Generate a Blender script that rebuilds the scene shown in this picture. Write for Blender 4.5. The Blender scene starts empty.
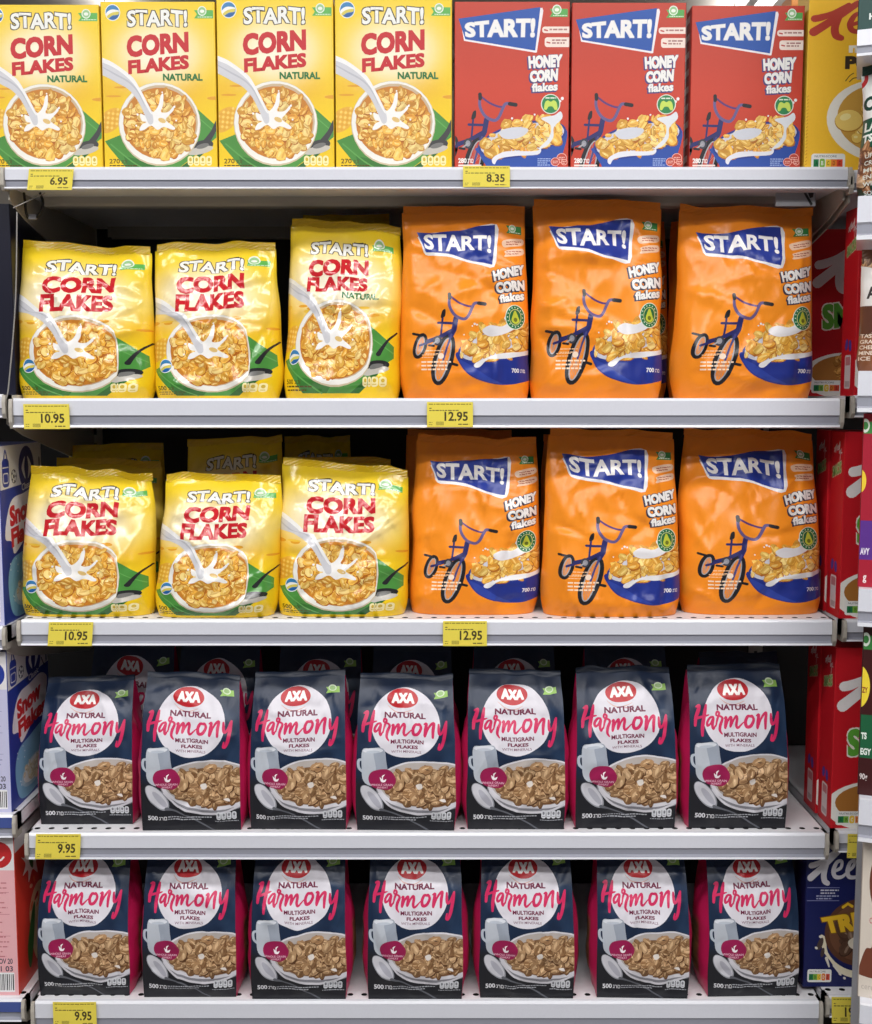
import bpy, math, random
import numpy as np
from bisect import bisect_right
from mathutils import Vector, geometry

SC = bpy.context.scene
COL = SC.collection
R = math.radians

# ------------------------------------------------------------------ camera
FPX, PITCH, DIST, ZC = 1150.0, R(5.7), 1.818, 1.45
CP, SP = math.cos(PITCH), math.sin(PITCH)
cam = bpy.data.cameras.new('camera')
cam.sensor_fit = 'HORIZONTAL'; cam.sensor_width = 36.0; cam.lens = FPX / 872 * 36
camo = bpy.data.objects.new('camera', cam); COL.objects.link(camo)
camo.location = (0, -DIST, ZC); camo.rotation_euler = (math.pi / 2 - PITCH, 0, 0)
SC.camera = camo


def pt(x, y, Y):
    """world point seen at pixel x,y on the vertical plane at depth Y"""
    u, v = (x - 436) / FPX, (y - 512) / FPX
    t = (Y + DIST) / (CP - v * SP)
    return Vector((u * t, Y, ZC + t * (-SP - v * CP)))


def px_x(x, z, Y):
    """world x of a pixel column for a point at height z and depth Y"""
    d = (Y + DIST) * CP - (z - ZC) * SP
    return (x - 436) / FPX * d


# ------------------------------------------------------------------ colour and materials
def lin(c):
    return tuple(((v / 255) / 12.92 if v / 255 <= .04045 else ((v / 255 + .055) / 1.055) ** 2.4) for v in c)


def nodes(name):
    m = bpy.data.materials.new(name); m.use_nodes = True
    nt = m.node_tree
    return m, nt, nt.nodes['Principled BSDF']


def mat(name, c, rough=.5, metal=0, noise=.06, nscale=30, bump=0, spec=.5):
    m, nt, b = nodes(name)
    b.inputs['Roughness'].default_value = rough; b.inputs['Metallic'].default_value = metal
    b.inputs['Specular IOR Level'].default_value = spec
    tc = nt.nodes.new('ShaderNodeTexCoord'); n = nt.nodes.new('ShaderNodeTexNoise')
    n.inputs['Scale'].default_value = nscale; n.inputs['Detail'].default_value = 4
    nt.links.new(tc.outputs['Object'], n.inputs['Vector'])
    mx = nt.nodes.new('ShaderNodeMix'); mx.data_type = 'RGBA'
    l = lin(c)
    mx.inputs[6].default_value = (*[v * (1 - noise) for v in l], 1)
    mx.inputs[7].default_value = (*[min(1, v * (1 + noise)) for v in l], 1)
    nt.links.new(n.outputs['Fac'], mx.inputs[0]); nt.links.new(mx.outputs[2], b.inputs['Base Color'])
    if bump:
        bp = nt.nodes.new('ShaderNodeBump'); bp.inputs['Strength'].default_value = bump; bp.inputs['Distance'].default_value = .002
        nt.links.new(n.outputs['Fac'], bp.inputs['Height']); nt.links.new(bp.outputs[0], b.inputs['Normal'])
    return m


def print_mat(name, rough, bump=0, scale=22, spec=.5, coat=0, ridged=True):
    """printed packaging: colour comes from the print, the crumple from procedural noise"""
    m, nt, b = nodes(name)
    a = nt.nodes.new('ShaderNodeAttribute'); a.attribute_name = 'Print'
    tc = nt.nodes.new('ShaderNodeTexCoord'); oi = nt.nodes.new('ShaderNodeObjectInfo')
    ad = nt.nodes.new('ShaderNodeVectorMath'); ad.operation = 'ADD'
    ml = nt.nodes.new('ShaderNodeVectorMath'); ml.operation = 'SCALE'; ml.inputs['Scale'].default_value = 40
    nt.links.new(oi.outputs['Random'], ml.inputs[0])
    nt.links.new(tc.outputs['Object'], ad.inputs[0]); nt.links.new(ml.outputs[0], ad.inputs[1])
    g = nt.nodes.new('ShaderNodeTexNoise'); g.inputs['Scale'].default_value = 300
    nt.links.new(tc.outputs['Object'], g.inputs['Vector'])
    hv = nt.nodes.new('ShaderNodeHueSaturation'); mr = nt.nodes.new('ShaderNodeMapRange')
    mr.inputs[3].default_value = .97; mr.inputs[4].default_value = 1.03
    nt.links.new(g.outputs['Fac'], mr.inputs[0]); nt.links.new(mr.outputs[0], hv.inputs['Value'])
    nt.links.new(a.outputs['Color'], hv.inputs['Color']); nt.links.new(hv.outputs[0], b.inputs['Base Color'])
    b.inputs['Roughness'].default_value = rough; b.inputs['Specular IOR Level'].default_value = spec
    b.inputs['Coat Weight'].default_value = coat; b.inputs['Coat Roughness'].default_value = .12
    if bump:
        n = nt.nodes.new('ShaderNodeTexNoise')
        if ridged: n.noise_type = 'RIDGED_MULTIFRACTAL'
        n.inputs['Scale'].default_value = scale; n.inputs['Detail'].default_value = 2.5
        n.inputs['Distortion'].default_value = .5
        nt.links.new(ad.outputs[0], n.inputs['Vector'])
        bp = nt.nodes.new('ShaderNodeBump'); bp.inputs['Strength'].default_value = bump; bp.inputs['Distance'].default_value = .002
        nt.links.new(n.outputs['Fac'], bp.inputs['Height']); nt.links.new(bp.outputs[0], b.inputs['Normal'])
        nt.links.new(bp.outputs[0], b.inputs['Coat Normal'])
    return m


M_CARTON = print_mat('printed_carton', .42, .05, 14, .4, ridged=False)
M_GLOSSY = print_mat('glossy_film', .16, .46, 13, .42, .35)
M_ORANGE = print_mat('satin_film', .3, .52, 12, .38, .06)
M_NAVY = print_mat('matte_film', .36, .75, 15, .34, .03)
M_PAPER = print_mat('printed_paper', .55, 0, 10, .3)
M_RAILP = print_mat('rail_plastic', .26, .04, 20, .5, .2, ridged=False)
M_STEEL = mat('white_painted_steel', (226, 226, 230), .38, 0, .05, 12)
M_BEIGE = mat('beige_painted_steel', (176, 170, 160), .5, 0, .08, 18)
M_DARK = mat('dark_perforated_steel', (38, 35, 33), .6, 0, .2, 25)
M_BLACK = mat('black_rubber_and_hole_shade', (16, 16, 17), .5, 0, .1)
M_CORD = mat('clear_cord', (150, 148, 145), .25, 0, .05)
M_FLOOR = mat('floor_tile', (118, 114, 110), .3, 0, .08, 2)
M_CEIL = mat('ceiling_paint', (214, 206, 196), .8, 0, .12, 1.5)
M_BEAM = mat('ceiling_beam_steel', (160, 154, 150), .5, .2, .1, 6)
M_GREY = mat('grey_plastic', (150, 150, 155), .4, 0, .08)


def emis(name, c, s):
    m = bpy.data.materials.new(name); m.use_nodes = True; nt = m.node_tree
    nt.nodes.clear()
    e = nt.nodes.new('ShaderNodeEmission'); o = nt.nodes.new('ShaderNodeOutputMaterial')
    e.inputs[0].default_value = (*c, 1); e.inputs[1].default_value = s
    nt.links.new(e.outputs[0], o.inputs[0]); return m


# ------------------------------------------------------------------ object bookkeeping
def tag(o, label=None, cat=None, group=None, kind=None):
    if label: o['label'] = label
    if cat: o['category'] = cat
    if group: o['group'] = group
    if kind: o['kind'] = kind
    return o


def empty(name, loc, rot=(0, 0, 0)):
    o = bpy.data.objects.new(name, None); COL.objects.link(o)
    o.empty_display_size = .03; o.location = loc; o.rotation_euler = rot
    return o


class MB:
    """collects geometry of one mesh object: verts, vertex colours, vertex normals, faces"""
    def __init__(s):
        s.V, s.C, s.N, s.F, s.n, s.smooth, s.mi = [], [], [], [], 0, [], []

    def add(s, V, F, col=(1, 1, 1), N=None, smooth=False, mi=0):
        V = np.asarray(V, dtype=np.float64).reshape(-1, 3); k = len(V)
        C = np.asarray(col, dtype=np.float64)
        if C.ndim == 1: C = np.tile(C, (k, 1))
        s.V.append(V); s.C.append(C)
        s.N.append(np.zeros((k, 3)) if N is None else np.asarray(N))
        s.F += [[i + s.n for i in f] for f in F]; s.smooth += [smooth] * len(F); s.mi += [mi] * len(F)
        s.n += k

    def box(s, x0, x1, y0, y1, z0, z1, col=(1, 1, 1), mi=0):
        V = [(x, y, z) for z in (z0, z1) for y in (y0, y1) for x in (x0, x1)]
        s.add(V, [(0, 2, 3, 1), (4, 5, 7, 6), (0, 1, 5, 4), (1, 3, 7, 5), (3, 2, 6, 7), (2, 0, 4, 6)], col, mi=mi)

    def extrude_x(s, prof, x0, x1, cols=None, mi=0, close=False):
        """a (y,z) profile run along x; cols gives one colour per segment"""
        n = len(prof); segs = n if close else n - 1
        for i in range(segs):
            a, b = prof[i], prof[(i + 1) % n]
            s.add([(x0, *a), (x1, *a), (x1, *b), (x0, *b)], [(0, 1, 2, 3)], cols[i] if cols else (1, 1, 1), mi=mi)
        if close:
            s.add([(x0, *p) for p in prof], [tuple(range(n))], cols[0] if cols else (1, 1, 1), mi=mi)
            s.add([(x1, *p) for p in prof], [tuple(reversed(range(n)))], cols[0] if cols else (1, 1, 1), mi=mi)

    def prism_x(s, prof, x0, x1, col=(1, 1, 1), mi=0):
        s.extrude_x(prof, x0, x1, [col] * len(prof), mi, True)

    def tube(s, pts, r, n=8, col=(1, 1, 1), mi=0):
        P = [Vector(p) for p in pts]; V = []; F = []
        for i, p in enumerate(P):
            t = (P[min(i + 1, len(P) - 1)] - P[max(i - 1, 0)]).normalized()
            a = t.orthogonal().normalized() if i == 0 else (a - t * a.dot(t)).normalized()
            b = t.cross(a)
            V += [p + (a * math.cos(2 * math.pi * k / n) + b * math.sin(2 * math.pi * k / n)) * r for k in range(n)]
        for i in range(len(P) - 1):
            F += [(i * n + k, i * n + (k + 1) % n, (i + 1) * n + (k + 1) % n, (i + 1) * n + k) for k in range(n)]
        F += [tuple(reversed(range(n))), tuple((len(P) - 1) * n + k for k in range(n))]
        s.add(V, F, col, mi=mi, smooth=True)

    def grid(s, G, N, Cg, flip=False):
        nu, nv = G.shape[:2]; F = []
        for i in range(nu - 1):
            for j in range(nv - 1):
                a, b, c, d = i * nv + j, (i + 1) * nv + j, (i + 1) * nv + j + 1, i * nv + j + 1
                t = [(a, b, c), (a, c, d)]
                F += [tuple(reversed(x)) for x in t] if flip else t
        s.add(G.reshape(-1, 3), F, Cg.reshape(-1, 3) if Cg.ndim == 3 else Cg, N.reshape(-1, 3), True)

    def build(s, name, mats, parent=None):
        me = bpy.data.meshes.new(name)
        V = np.concatenate(s.V); C = np.concatenate(s.C); N = np.concatenate(s.N)
        tot = np.array([len(f) for f in s.F], dtype=np.int32)
        me.vertices.add(len(V)); me.vertices.foreach_set('co', V.astype(np.float32).ravel())
        me.loops.add(int(tot.sum())); me.loops.foreach_set('vertex_index', np.fromiter((i for f in s.F for i in f), np.int32))
        me.polygons.add(len(tot))
        me.polygons.foreach_set('loop_start', np.concatenate([[0], np.cumsum(tot)[:-1]]).astype(np.int32))
        if not isinstance(mats, (list, tuple)): mats = [mats]
        for m in mats: me.materials.append(m)
        me.polygons.foreach_set('material_index', np.array(s.mi, np.int32))
        me.polygons.foreach_set('use_smooth', np.array(s.smooth, bool))
        at = me.color_attributes.new('Print', 'FLOAT_COLOR', 'POINT')
        at.data.foreach_set('color', np.concatenate([C, np.ones((len(C), 1))], 1).astype(np.float32).ravel())
        me.update(calc_edges=True)
        if np.any(N):
            me.normals_split_custom_set_from_vertices([tuple(n) for n in N])
        o = bpy.data.objects.new(name, me); COL.objects.link(o)
        if parent: o.parent = parent
        return o


# ------------------------------------------------------------------ printed artwork: flat shapes laid on a surface
_txt = {}


def text_tris(body, bold, res=2):
    k = (body, bold, res)
    if k not in _txt:
        cu = bpy.data.curves.new('lettering', 'FONT'); cu.body = body; cu.size = 1; cu.offset = bold; cu.resolution_u = res
        o = bpy.data.objects.new('lettering', cu); COL.objects.link(o)
        dg = bpy.context.evaluated_depsgraph_get()
        me = bpy.data.meshes.new_from_object(o.evaluated_get(dg))
        V = np.array([v.co[:2] for v in me.vertices]) if len(me.vertices) else np.zeros((0, 2))
        me.calc_loop_triangles()
        T = [tuple(t.vertices) for t in me.loop_triangles]
        bpy.data.objects.remove(o); bpy.data.curves.remove(cu); bpy.data.meshes.remove(me)
        _txt[k] = (V, T)
    return _txt[k]


def crom(P, closed=False, k=5):
    P = np.array(P, float); n = len(P); out = []
    rng_ = range(n) if closed else range(n - 1)
    for i in rng_:
        g = lambda j: P[j % n] if closed else P[min(max(j, 0), n - 1)]
        p0, p1, p2, p3 = g(i - 1), g(i), g(i + 1), g(i + 2)
        for t in np.arange(k) / k:
            out.append(.5 * (2 * p1 + (p2 - p0) * t + (2 * p0 - 5 * p1 + 4 * p2 - p3) * t * t + (3 * p1 - p0 - 3 * p2 + p3) * t ** 3))
    if not closed: out.append(P[-1])
    return np.array(out)


class Art:
    """shapes in pixels of a frame xl..xr, yt..yb (y down), later laid on a surface"""
    def __init__(s, xl, xr, yt, yb, bg, fx=None, fy=None):
        s.f = (xl, xr, yt, yb); s.bg = bg; s.items = []; s.fx, s.fy = fx, fy; s.cuts = {}

    def bgcol(s, U, V):
        xl, xr, yt, yb = s.f
        X = xl + (U + 1) / 2 * (xr - xl); Y = yb - V * (yb - yt)
        if callable(s.bg): return s.bg(X, Y)
        return np.ones(U.shape + (3,)) * np.array(lin(s.bg))

    def tris(s, P, T, col):
        P = np.array(P, float)
        if s.fx: P[:, 0] = s.fx(P[:, 0])
        if s.fy: P[:, 1] = s.fy(P[:, 1])
        s.items.append((P, T, lin(col)))

    def poly(s, pts, col):
        T = geometry.tessellate_polygon([[Vector((p[0], p[1], 0)) for p in pts]])
        s.tris(pts, T, col)

    def blob(s, pts, col, k=5): s.poly(crom(pts, True, k), col)

    def ell(s, cx, cy, rx, ry, col, rot=0, n=30, jit=0, rnd=None):
        a = np.arange(n) * 2 * math.pi / n
        r = np.ones(n) if not jit else np.array([1 + rnd.uniform(-jit, jit) for _ in range(n)])
        x, y = rx * r * np.cos(a), ry * r * np.sin(a); c, d = math.cos(R(rot)), math.sin(R(rot))
        s.poly(np.stack([cx + x * c - y * d, cy + x * d + y * c], 1), col)

    def rect(s, x0, y0, x1, y1, col): s.poly([(x0, y0), (x1, y0), (x1, y1), (x0, y1)], col)

    def rrect(s, x0, y0, x1, y1, r, col):
        p = []
        for cx, cy, a0 in ((x1 - r, y0 + r, -90), (x1 - r, y1 - r, 0), (x0 + r, y1 - r, 90), (x0 + r, y0 + r, 180)):
            p += [(cx + r * math.cos(R(a0 + k * 22.5)), cy + r * math.sin(R(a0 + k * 22.5))) for k in range(5)]
        s.poly(p, col)

    def stroke(s, pts, w, col, k=5, smooth=True, safe=False):
        P = crom(pts, False, k) if smooth else np.array(pts, float)
        n = len(P)
        ws = np.interp(np.linspace(0, 1, n), np.linspace(0, 1, len(w)), w) if hasattr(w, '__len__') else np.full(n, w)
        t = np.gradient(P, axis=0); t /= np.maximum(np.linalg.norm(t, axis=1, keepdims=True), 1e-9)
        nn = np.stack([-t[:, 1], t[:, 0]], 1) * ws[:, None] / 2
        if safe:      # one small piece per step, so tight bends never share a plane
            for i in range(n - 1): s.tris([P[i] + nn[i], P[i + 1] + nn[i + 1], P[i + 1] - nn[i + 1], P[i] - nn[i]], [(0, 1, 2), (0, 2, 3)], col)
            for i in range(n):
                if i in (0, n - 1) or np.dot(t[i], t[max(i - 1, 0)]) < .9: s.ell(P[i][0], P[i][1], ws[i] / 2, ws[i] / 2, col, 0, 10)
            return
        V = np.concatenate([P + nn, P - nn]); T = []
        for i in range(n - 1): T += [(i, i + 1, n + i + 1), (i, n + i + 1, n + i)]
        for e in (0, n - 1):
            b = len(V); sg = 1 if e else -1; a = math.atan2(sg * t[e][1], sg * t[e][0]) + np.linspace(-math.pi / 2, math.pi / 2, 7)
            V = np.concatenate([V, P[e] + np.stack([np.cos(a), np.sin(a)], 1) * ws[e] / 2])
            T += [(b, b + q, b + q + 1) for q in range(1, 6)]
        s.tris(V, T, col)

    def text(s, body, quad, col, bold=.02, out=None, ocol=None, shift=None, scol=None, sbold=None, res=3, warp=None):
        """quad: x0,y0,x1,y1 or four corners tl,tr,br,bl"""
        if len(quad) == 4 and not hasattr(quad[0], '__len__'):
            x0, y0, x1, y1 = quad; quad = ((x0, y0), (x1, y0), (x1, y1), (x0, y1))
        q = [np.array(c, float) for c in quad]
        V0, T0 = text_tris(body, bold, res)
        lo, hi = V0.min(0), V0.max(0)

        def put(b, c, off=(0, 0)):
            V, T = text_tris(body, min(b, .028), res); e = max(b - .028, 0) * .8
            for ex, ey in (((0, 0),) if e < .004 else ((-e, -e), (e, -e), (e, e), (-e, e))):
                st = (V + (ex, ey) - lo) / (hi - lo); a, t = st[:, :1], 1 - st[:, 1:]
                P = q[0] * (1 - a) * (1 - t) + q[1] * a * (1 - t) + q[2] * a * t + q[3] * (1 - a) * t
                if warp is not None: P[:, 1] += warp(st[:, 0], t[:, 0])
                s.tris(P + np.array(off, float), T, c)
        if shift: put(sbold if sbold is not None else bold, scol, shift)
        if out: put(bold + out, ocol)
        put(bold, col)

    def lines(s, x0, y0, x1, dy, n, h, col, rnd, slope=0):
        for k in range(n):
            x = x0; y = y0 + k * dy; end = x1 - (rnd.random() * .3 * (x1 - x0) if k else 0)
            while x < end:
                w = rnd.uniform(1.2, 4) * h; e = min(x + w, end); yy = y + slope * (x - x0)
                s.rect(x, yy, e, yy + h, col); x += w + h * .6

    def flakes(s, inside, box, step, size, pal, rim, hl, rnd, squash=.75):
        x0, y0, x1, y1 = box; P = []
        y = y0
        while y < y1:
            x = x0
            while x < x1:
                p = (x + rnd.uniform(-.5, .5) * step, y + rnd.uniform(-.5, .5) * step)
                if inside(*p): P.append(p)
                x += step
            y += step * .8
        rnd.shuffle(P)
        def irr(x, y, rx, ry, rot, col, n, j):
            s.ell(x, y, rx, ry, col, rot, n, j, rnd)
        for (x, y) in P:
            r = size * rnd.choice([.62, .8, .95, 1.1, 1.25]); a = rnd.uniform(0, 180); q = squash * rnd.uniform(.55, 1.1)
            c = rnd.choice(pal); j = rnd.uniform(.88, 1.06); c = tuple(min(255, v * j) for v in c)
            irr(x + r * .05, y + r * .12, r * 1.06, r * q * 1.1, a, tuple(.55 * v + .45 * w for v, w in zip(rim, c)) if rnd.random() < .5 else rim, 11, .15)
            irr(x, y, r, r * q, a, c, 12, .15)
            # a curled lip, a fold and a small pale fleck
            ca, sa = math.cos(R(a)), math.sin(R(a)); o = rnd.choice([-1, 1]) * r * q * .45
            irr(x - sa * o, y + ca * o, r * .72, r * q * .3, a, tuple(.72 * v + .28 * w for v, w in zip(c, rim)), 8, .3)
            irr(x + sa * o * .7, y - ca * o * .7, r * .6, r * q * .26, a + rnd.uniform(-15, 15), tuple(.35 * v + .65 * w for v, w in zip(c, hl)), 8, .3)
            if rnd.random() < .5: irr(x + rnd.uniform(-.4, .4) * r, y + rnd.uniform(-.3, .3) * r, r * .2, r * .1, rnd.uniform(0, 180), hl, 6, .2)

    def cut(s, us, vs):
        key = (len(us), len(vs))
        if key in s.cuts: return s.cuts[key]
        xl, xr, yt, yb = s.f; us = list(us); vs = list(vs)

        def split(poly, ax, lines):
            out = []
            lo = min(p[ax] for p in poly); hi = max(p[ax] for p in poly)
            if hi <= lines[0] or lo >= lines[-1]: return out

            def clip(P, c, sg):
                res = []; n = len(P)
                for i in range(n):
                    a, b = P[i], P[(i + 1) % n]; da, db = sg * (a[ax] - c), sg * (b[ax] - c)
                    if da >= 0: res.append(a)
                    if (da > 0 and db < 0) or (da < 0 and db > 0):
                        t = da / (da - db); res.append((a[0] + (b[0] - a[0]) * t, a[1] + (b[1] - a[1]) * t))
                return res
            if lo < lines[0]: poly = clip(poly, lines[0], 1)
            if hi > lines[-1]: poly = clip(poly, lines[-1], -1)
            if len(poly) < 3: return out
            lo = min(p[ax] for p in poly); hi = max(p[ax] for p in poly)
            i = max(0, min(bisect_right(lines, lo + 1e-9) - 1, len(lines) - 2))
            while True:
                if i == len(lines) - 2 or hi <= lines[i + 1] + 1e-9:
                    out.append((i, poly)); return out
                a = clip(poly, lines[i + 1], -1); poly = clip(poly, lines[i + 1], 1)
                if len(a) >= 3: out.append((i, a))
                if len(poly) < 3: return out
                i += 1
        I, J, UP, A, B, L, CC, FF = [], [], [], [], [], [], [], []; n = 0
        bb = np.array([(*P.min(0), *P.max(0)) for P, _, _ in s.items]); lev = np.zeros(len(bb), int)
        for k in range(len(bb)):
            o = (bb[:k, 0] < bb[k, 2]) & (bb[:k, 2] > bb[k, 0]) & (bb[:k, 1] < bb[k, 3]) & (bb[:k, 3] > bb[k, 1])
            lev[k] = (lev[:k][o].max() + 1) if o.any() else 0
        for k0, (P, T, col) in enumerate(s.items):
            layer = lev[k0]
            U = (P[:, 0] - xl) / (xr - xl) * 2 - 1; Vv = (yb - P[:, 1]) / (yb - yt)
            for t in T:
                tri = [(U[k], Vv[k]) for k in t]
                ar = (tri[1][0] - tri[0][0]) * (tri[2][1] - tri[0][1]) - (tri[2][0] - tri[0][0]) * (tri[1][1] - tri[0][1])
                if abs(ar) < 1e-10: continue
                if ar < 0: tri.reverse()
                for i, p1 in split(tri, 0, us):
                    for j, p2 in split(p1, 1, vs):
                        du, dv = us[i + 1] - us[i], vs[j + 1] - vs[j]
                        q = [((x - us[i]) / du, (y - vs[j]) / dv) for x, y in p2]
                        for up in (0, 1):
                            sg = -1 if up else 1; res = []; m = len(q)
                            for k in range(m):
                                a, b = q[k], q[(k + 1) % m]; da, db = sg * (a[0] - a[1]), sg * (b[0] - b[1])
                                if da >= 0: res.append(a)
                                if (da > 0 and db < 0) or (da < 0 and db > 0):
                                    w = da / (da - db); res.append((a[0] + (b[0] - a[0]) * w, a[1] + (b[1] - a[1]) * w))
                            if len(res) < 3: continue
                            ar2 = sum(res[k][0] * res[(k + 1) % len(res)][1] - res[(k + 1) % len(res)][0] * res[k][1] for k in range(len(res)))
                            if abs(ar2) < 1e-7: continue
                            k = len(res)
                            I += [i] * k; J += [j] * k; UP += [up] * k; L += [layer + 1] * k; CC += [col] * k
                            A += [r[0] for r in res]; B += [r[1] for r in res]
                            FF.append(tuple(range(n, n + k))); n += k
        s.cuts[key] = tuple(np.array(x) for x in (I, J, UP, A, B, L, CC)) + (FF,)
        return s.cuts[key]


LAYER = 4e-6


def lay(mb, art, G, N, us, vs):
    """put base grid and its artwork into a mesh"""
    U, V = np.meshgrid(us, vs, indexing='ij')
    mb.grid(G, N, art.bgcol(U, V))
    if not art.items: return
    I, J, UP, A, B, L, CC, FF = art.cut(us, vs)

    def ev(X):
        p00, p10, p01, p11 = X[I, J], X[I + 1, J], X[I, J + 1], X[I + 1, J + 1]
        a, b = A[:, None], B[:, None]
        return np.where(UP[:, None] == 0, p00 * (1 - a) + p10 * (a - b) + p11 * b, p00 * (1 - b) + p01 * (b - a) + p11 * a)
    P, n = ev(G), ev(N); n /= np.linalg.norm(n, axis=1, keepdims=True)
    mb.add(P + n * (L * LAYER + 1e-5)[:, None], FF, CC, n, True)


def gnormals(G):
    du = np.gradient(G, axis=0); dv = np.gradient(G, axis=1)
    n = np.cross(du, dv); return n / np.maximum(np.linalg.norm(n, axis=2, keepdims=True), 1e-12)


def planar(o, ex, ez, us, vs):
    """grid on a plane: centre of the bottom edge o, half-width vector ex, height vector ez"""
    U, V = np.meshgrid(us, vs, indexing='ij')
    G = np.array(o) + U[..., None] * np.array(ex) + V[..., None] * np.array(ez)
    return G, gnormals(G)


BU, BV = np.linspace(-1, 1, 17), np.linspace(0, 1, 21)


def carton(name, w, d, h, cols, loc, rotz=0, front=None, left=None, right=None, material=None, leanx=0):
    """folding carton: chamfered upright edges, printed faces; origin at centre of its base"""
    mb = MB(); c = .0009; x, y = w / 2, d / 2
    ring = [(-x + c, -y), (x - c, -y), (x, -y + c), (x, y - c), (x - c, y), (-x + c, y), (-x, y - c), (-x, -y + c)]
    V = [(a, b, 0) for a, b in ring] + [(a, b, h) for a, b in ring]
    face = lin(cols[0]); side = lin(cols[1])
    for i in range(8):
        k = (i + 1) % 8
        cc = face if i in (0, 4) else side
        mb.add([V[i], V[k], V[8 + k], V[8 + i]], [(0, 1, 2, 3)], cc, N=None)
    mb.add(V[:8], [tuple(reversed(range(8)))], side); mb.add(V[8:], [tuple(range(8))], side)
    # tuck-in lid seam on the top
    mb.add([(-x + .004, -y + .003, h + 4e-4), (x - .004, -y + .003, h + 4e-4), (x - .004, y - .012, h + 4e-4), (-x + .004, y - .012, h + 4e-4)], [(0, 1, 2, 3)], side)
    # flat-shaded shell gets its own face normals
    for k in range(len(mb.V)):
        v = mb.V[k]; n = np.cross(v[1] - v[0], v[2] - v[0])
        if k == 8: n = -n
        mb.N[k] = np.tile(n / np.linalg.norm(n), (len(v), 1))
    e = 1.2e-4
    if front: lay(mb, front, *planar((0, -y - e, 0), (x - c, 0, 0), (0, 0, h), BU, BV), BU, BV)
    if right: lay(mb, right, *planar((x + e, 0, 0), (0, y - c, 0), (0, 0, h), BU, BV), BU, BV)
    if left: lay(mb, left, *planar((-x - e, 0, 0), (0, -y + c, 0), (0, 0, h), BU, BV), BU, BV)
    o = mb.build(name, material or M_CARTON)
    o.location = loc; o.rotation_euler = (leanx, 0, rotz)
    return o


# ------------------------------------------------------------------ noise for crumpled film
def vnoise(x, y, seed):
    xi, yi = np.floor(x).astype(int), np.floor(y).astype(int); fx, fy = x - xi, y - yi
    fx, fy = fx * fx * (3 - 2 * fx), fy * fy * (3 - 2 * fy)

    def h(a, b):
        n = (a * 374761393 + b * 668265263 + seed * 974634777) & 0x7fffffff
        n = ((n ^ (n >> 13)) * 1274126177) & 0x7fffffff
        return ((n ^ (n >> 16)) & 0xffff) / 65535.0 * 2 - 1
    return (h(xi, yi) * (1 - fx) + h(xi + 1, yi) * fx) * (1 - fy) + (h(xi, yi + 1) * (1 - fx) + h(xi + 1, yi + 1) * fx) * fy


def smooth_profile(v, xs, ys):
    xs, ys = np.array(xs, float), np.array(ys, float)
    i = np.clip(np.searchsorted(xs, v, side='right') - 1, 0, len(xs) - 2)
    t = (v - xs[i]) / (xs[i + 1] - xs[i]); m = np.gradient(ys, xs); hh = xs[i + 1] - xs[i]
    return (ys[i] * (2 * t ** 3 - 3 * t * t + 1) + hh * m[i] * (t ** 3 - 2 * t * t + t) + ys[i + 1] * (3 * t * t - 2 * t ** 3) + hh * m[i + 1] * (t ** 3 - t * t))


_q = np.linspace(-1, 1, 43)
GU = np.sign(_q) * (1 - (1 - np.abs(_q)) ** 1.25)
GV = np.linspace(0, 1, 57)


def creases(U, V, w, h, rnd, n, amp, region=(-1, 1, 0, 1)):
    X, Z = U * w, V * h; out = np.zeros_like(U)
    for _ in range(n):
        cx, cz = rnd.uniform(region[0], region[1]) * w, rnd.uniform(region[2], region[3]) * h
        a = rnd.choice([rnd.uniform(-.5, .5), rnd.uniform(.9, 2.2)]); L = rnd.uniform(.02, .075); wd = rnd.uniform(.004, .009)
        p = (X - cx) * math.cos(a) + (Z - cz) * math.sin(a); q = -(X - cx) * math.sin(a) + (Z - cz) * math.cos(a)
        q = q + .12 * p * p / L
        out += rnd.choice([-1, 1, 1]) * amp * rnd.uniform(.5, 1) * np.exp(-(p / L) ** 2) * np.exp(-np.abs(q) / wd)
    return out


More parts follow.
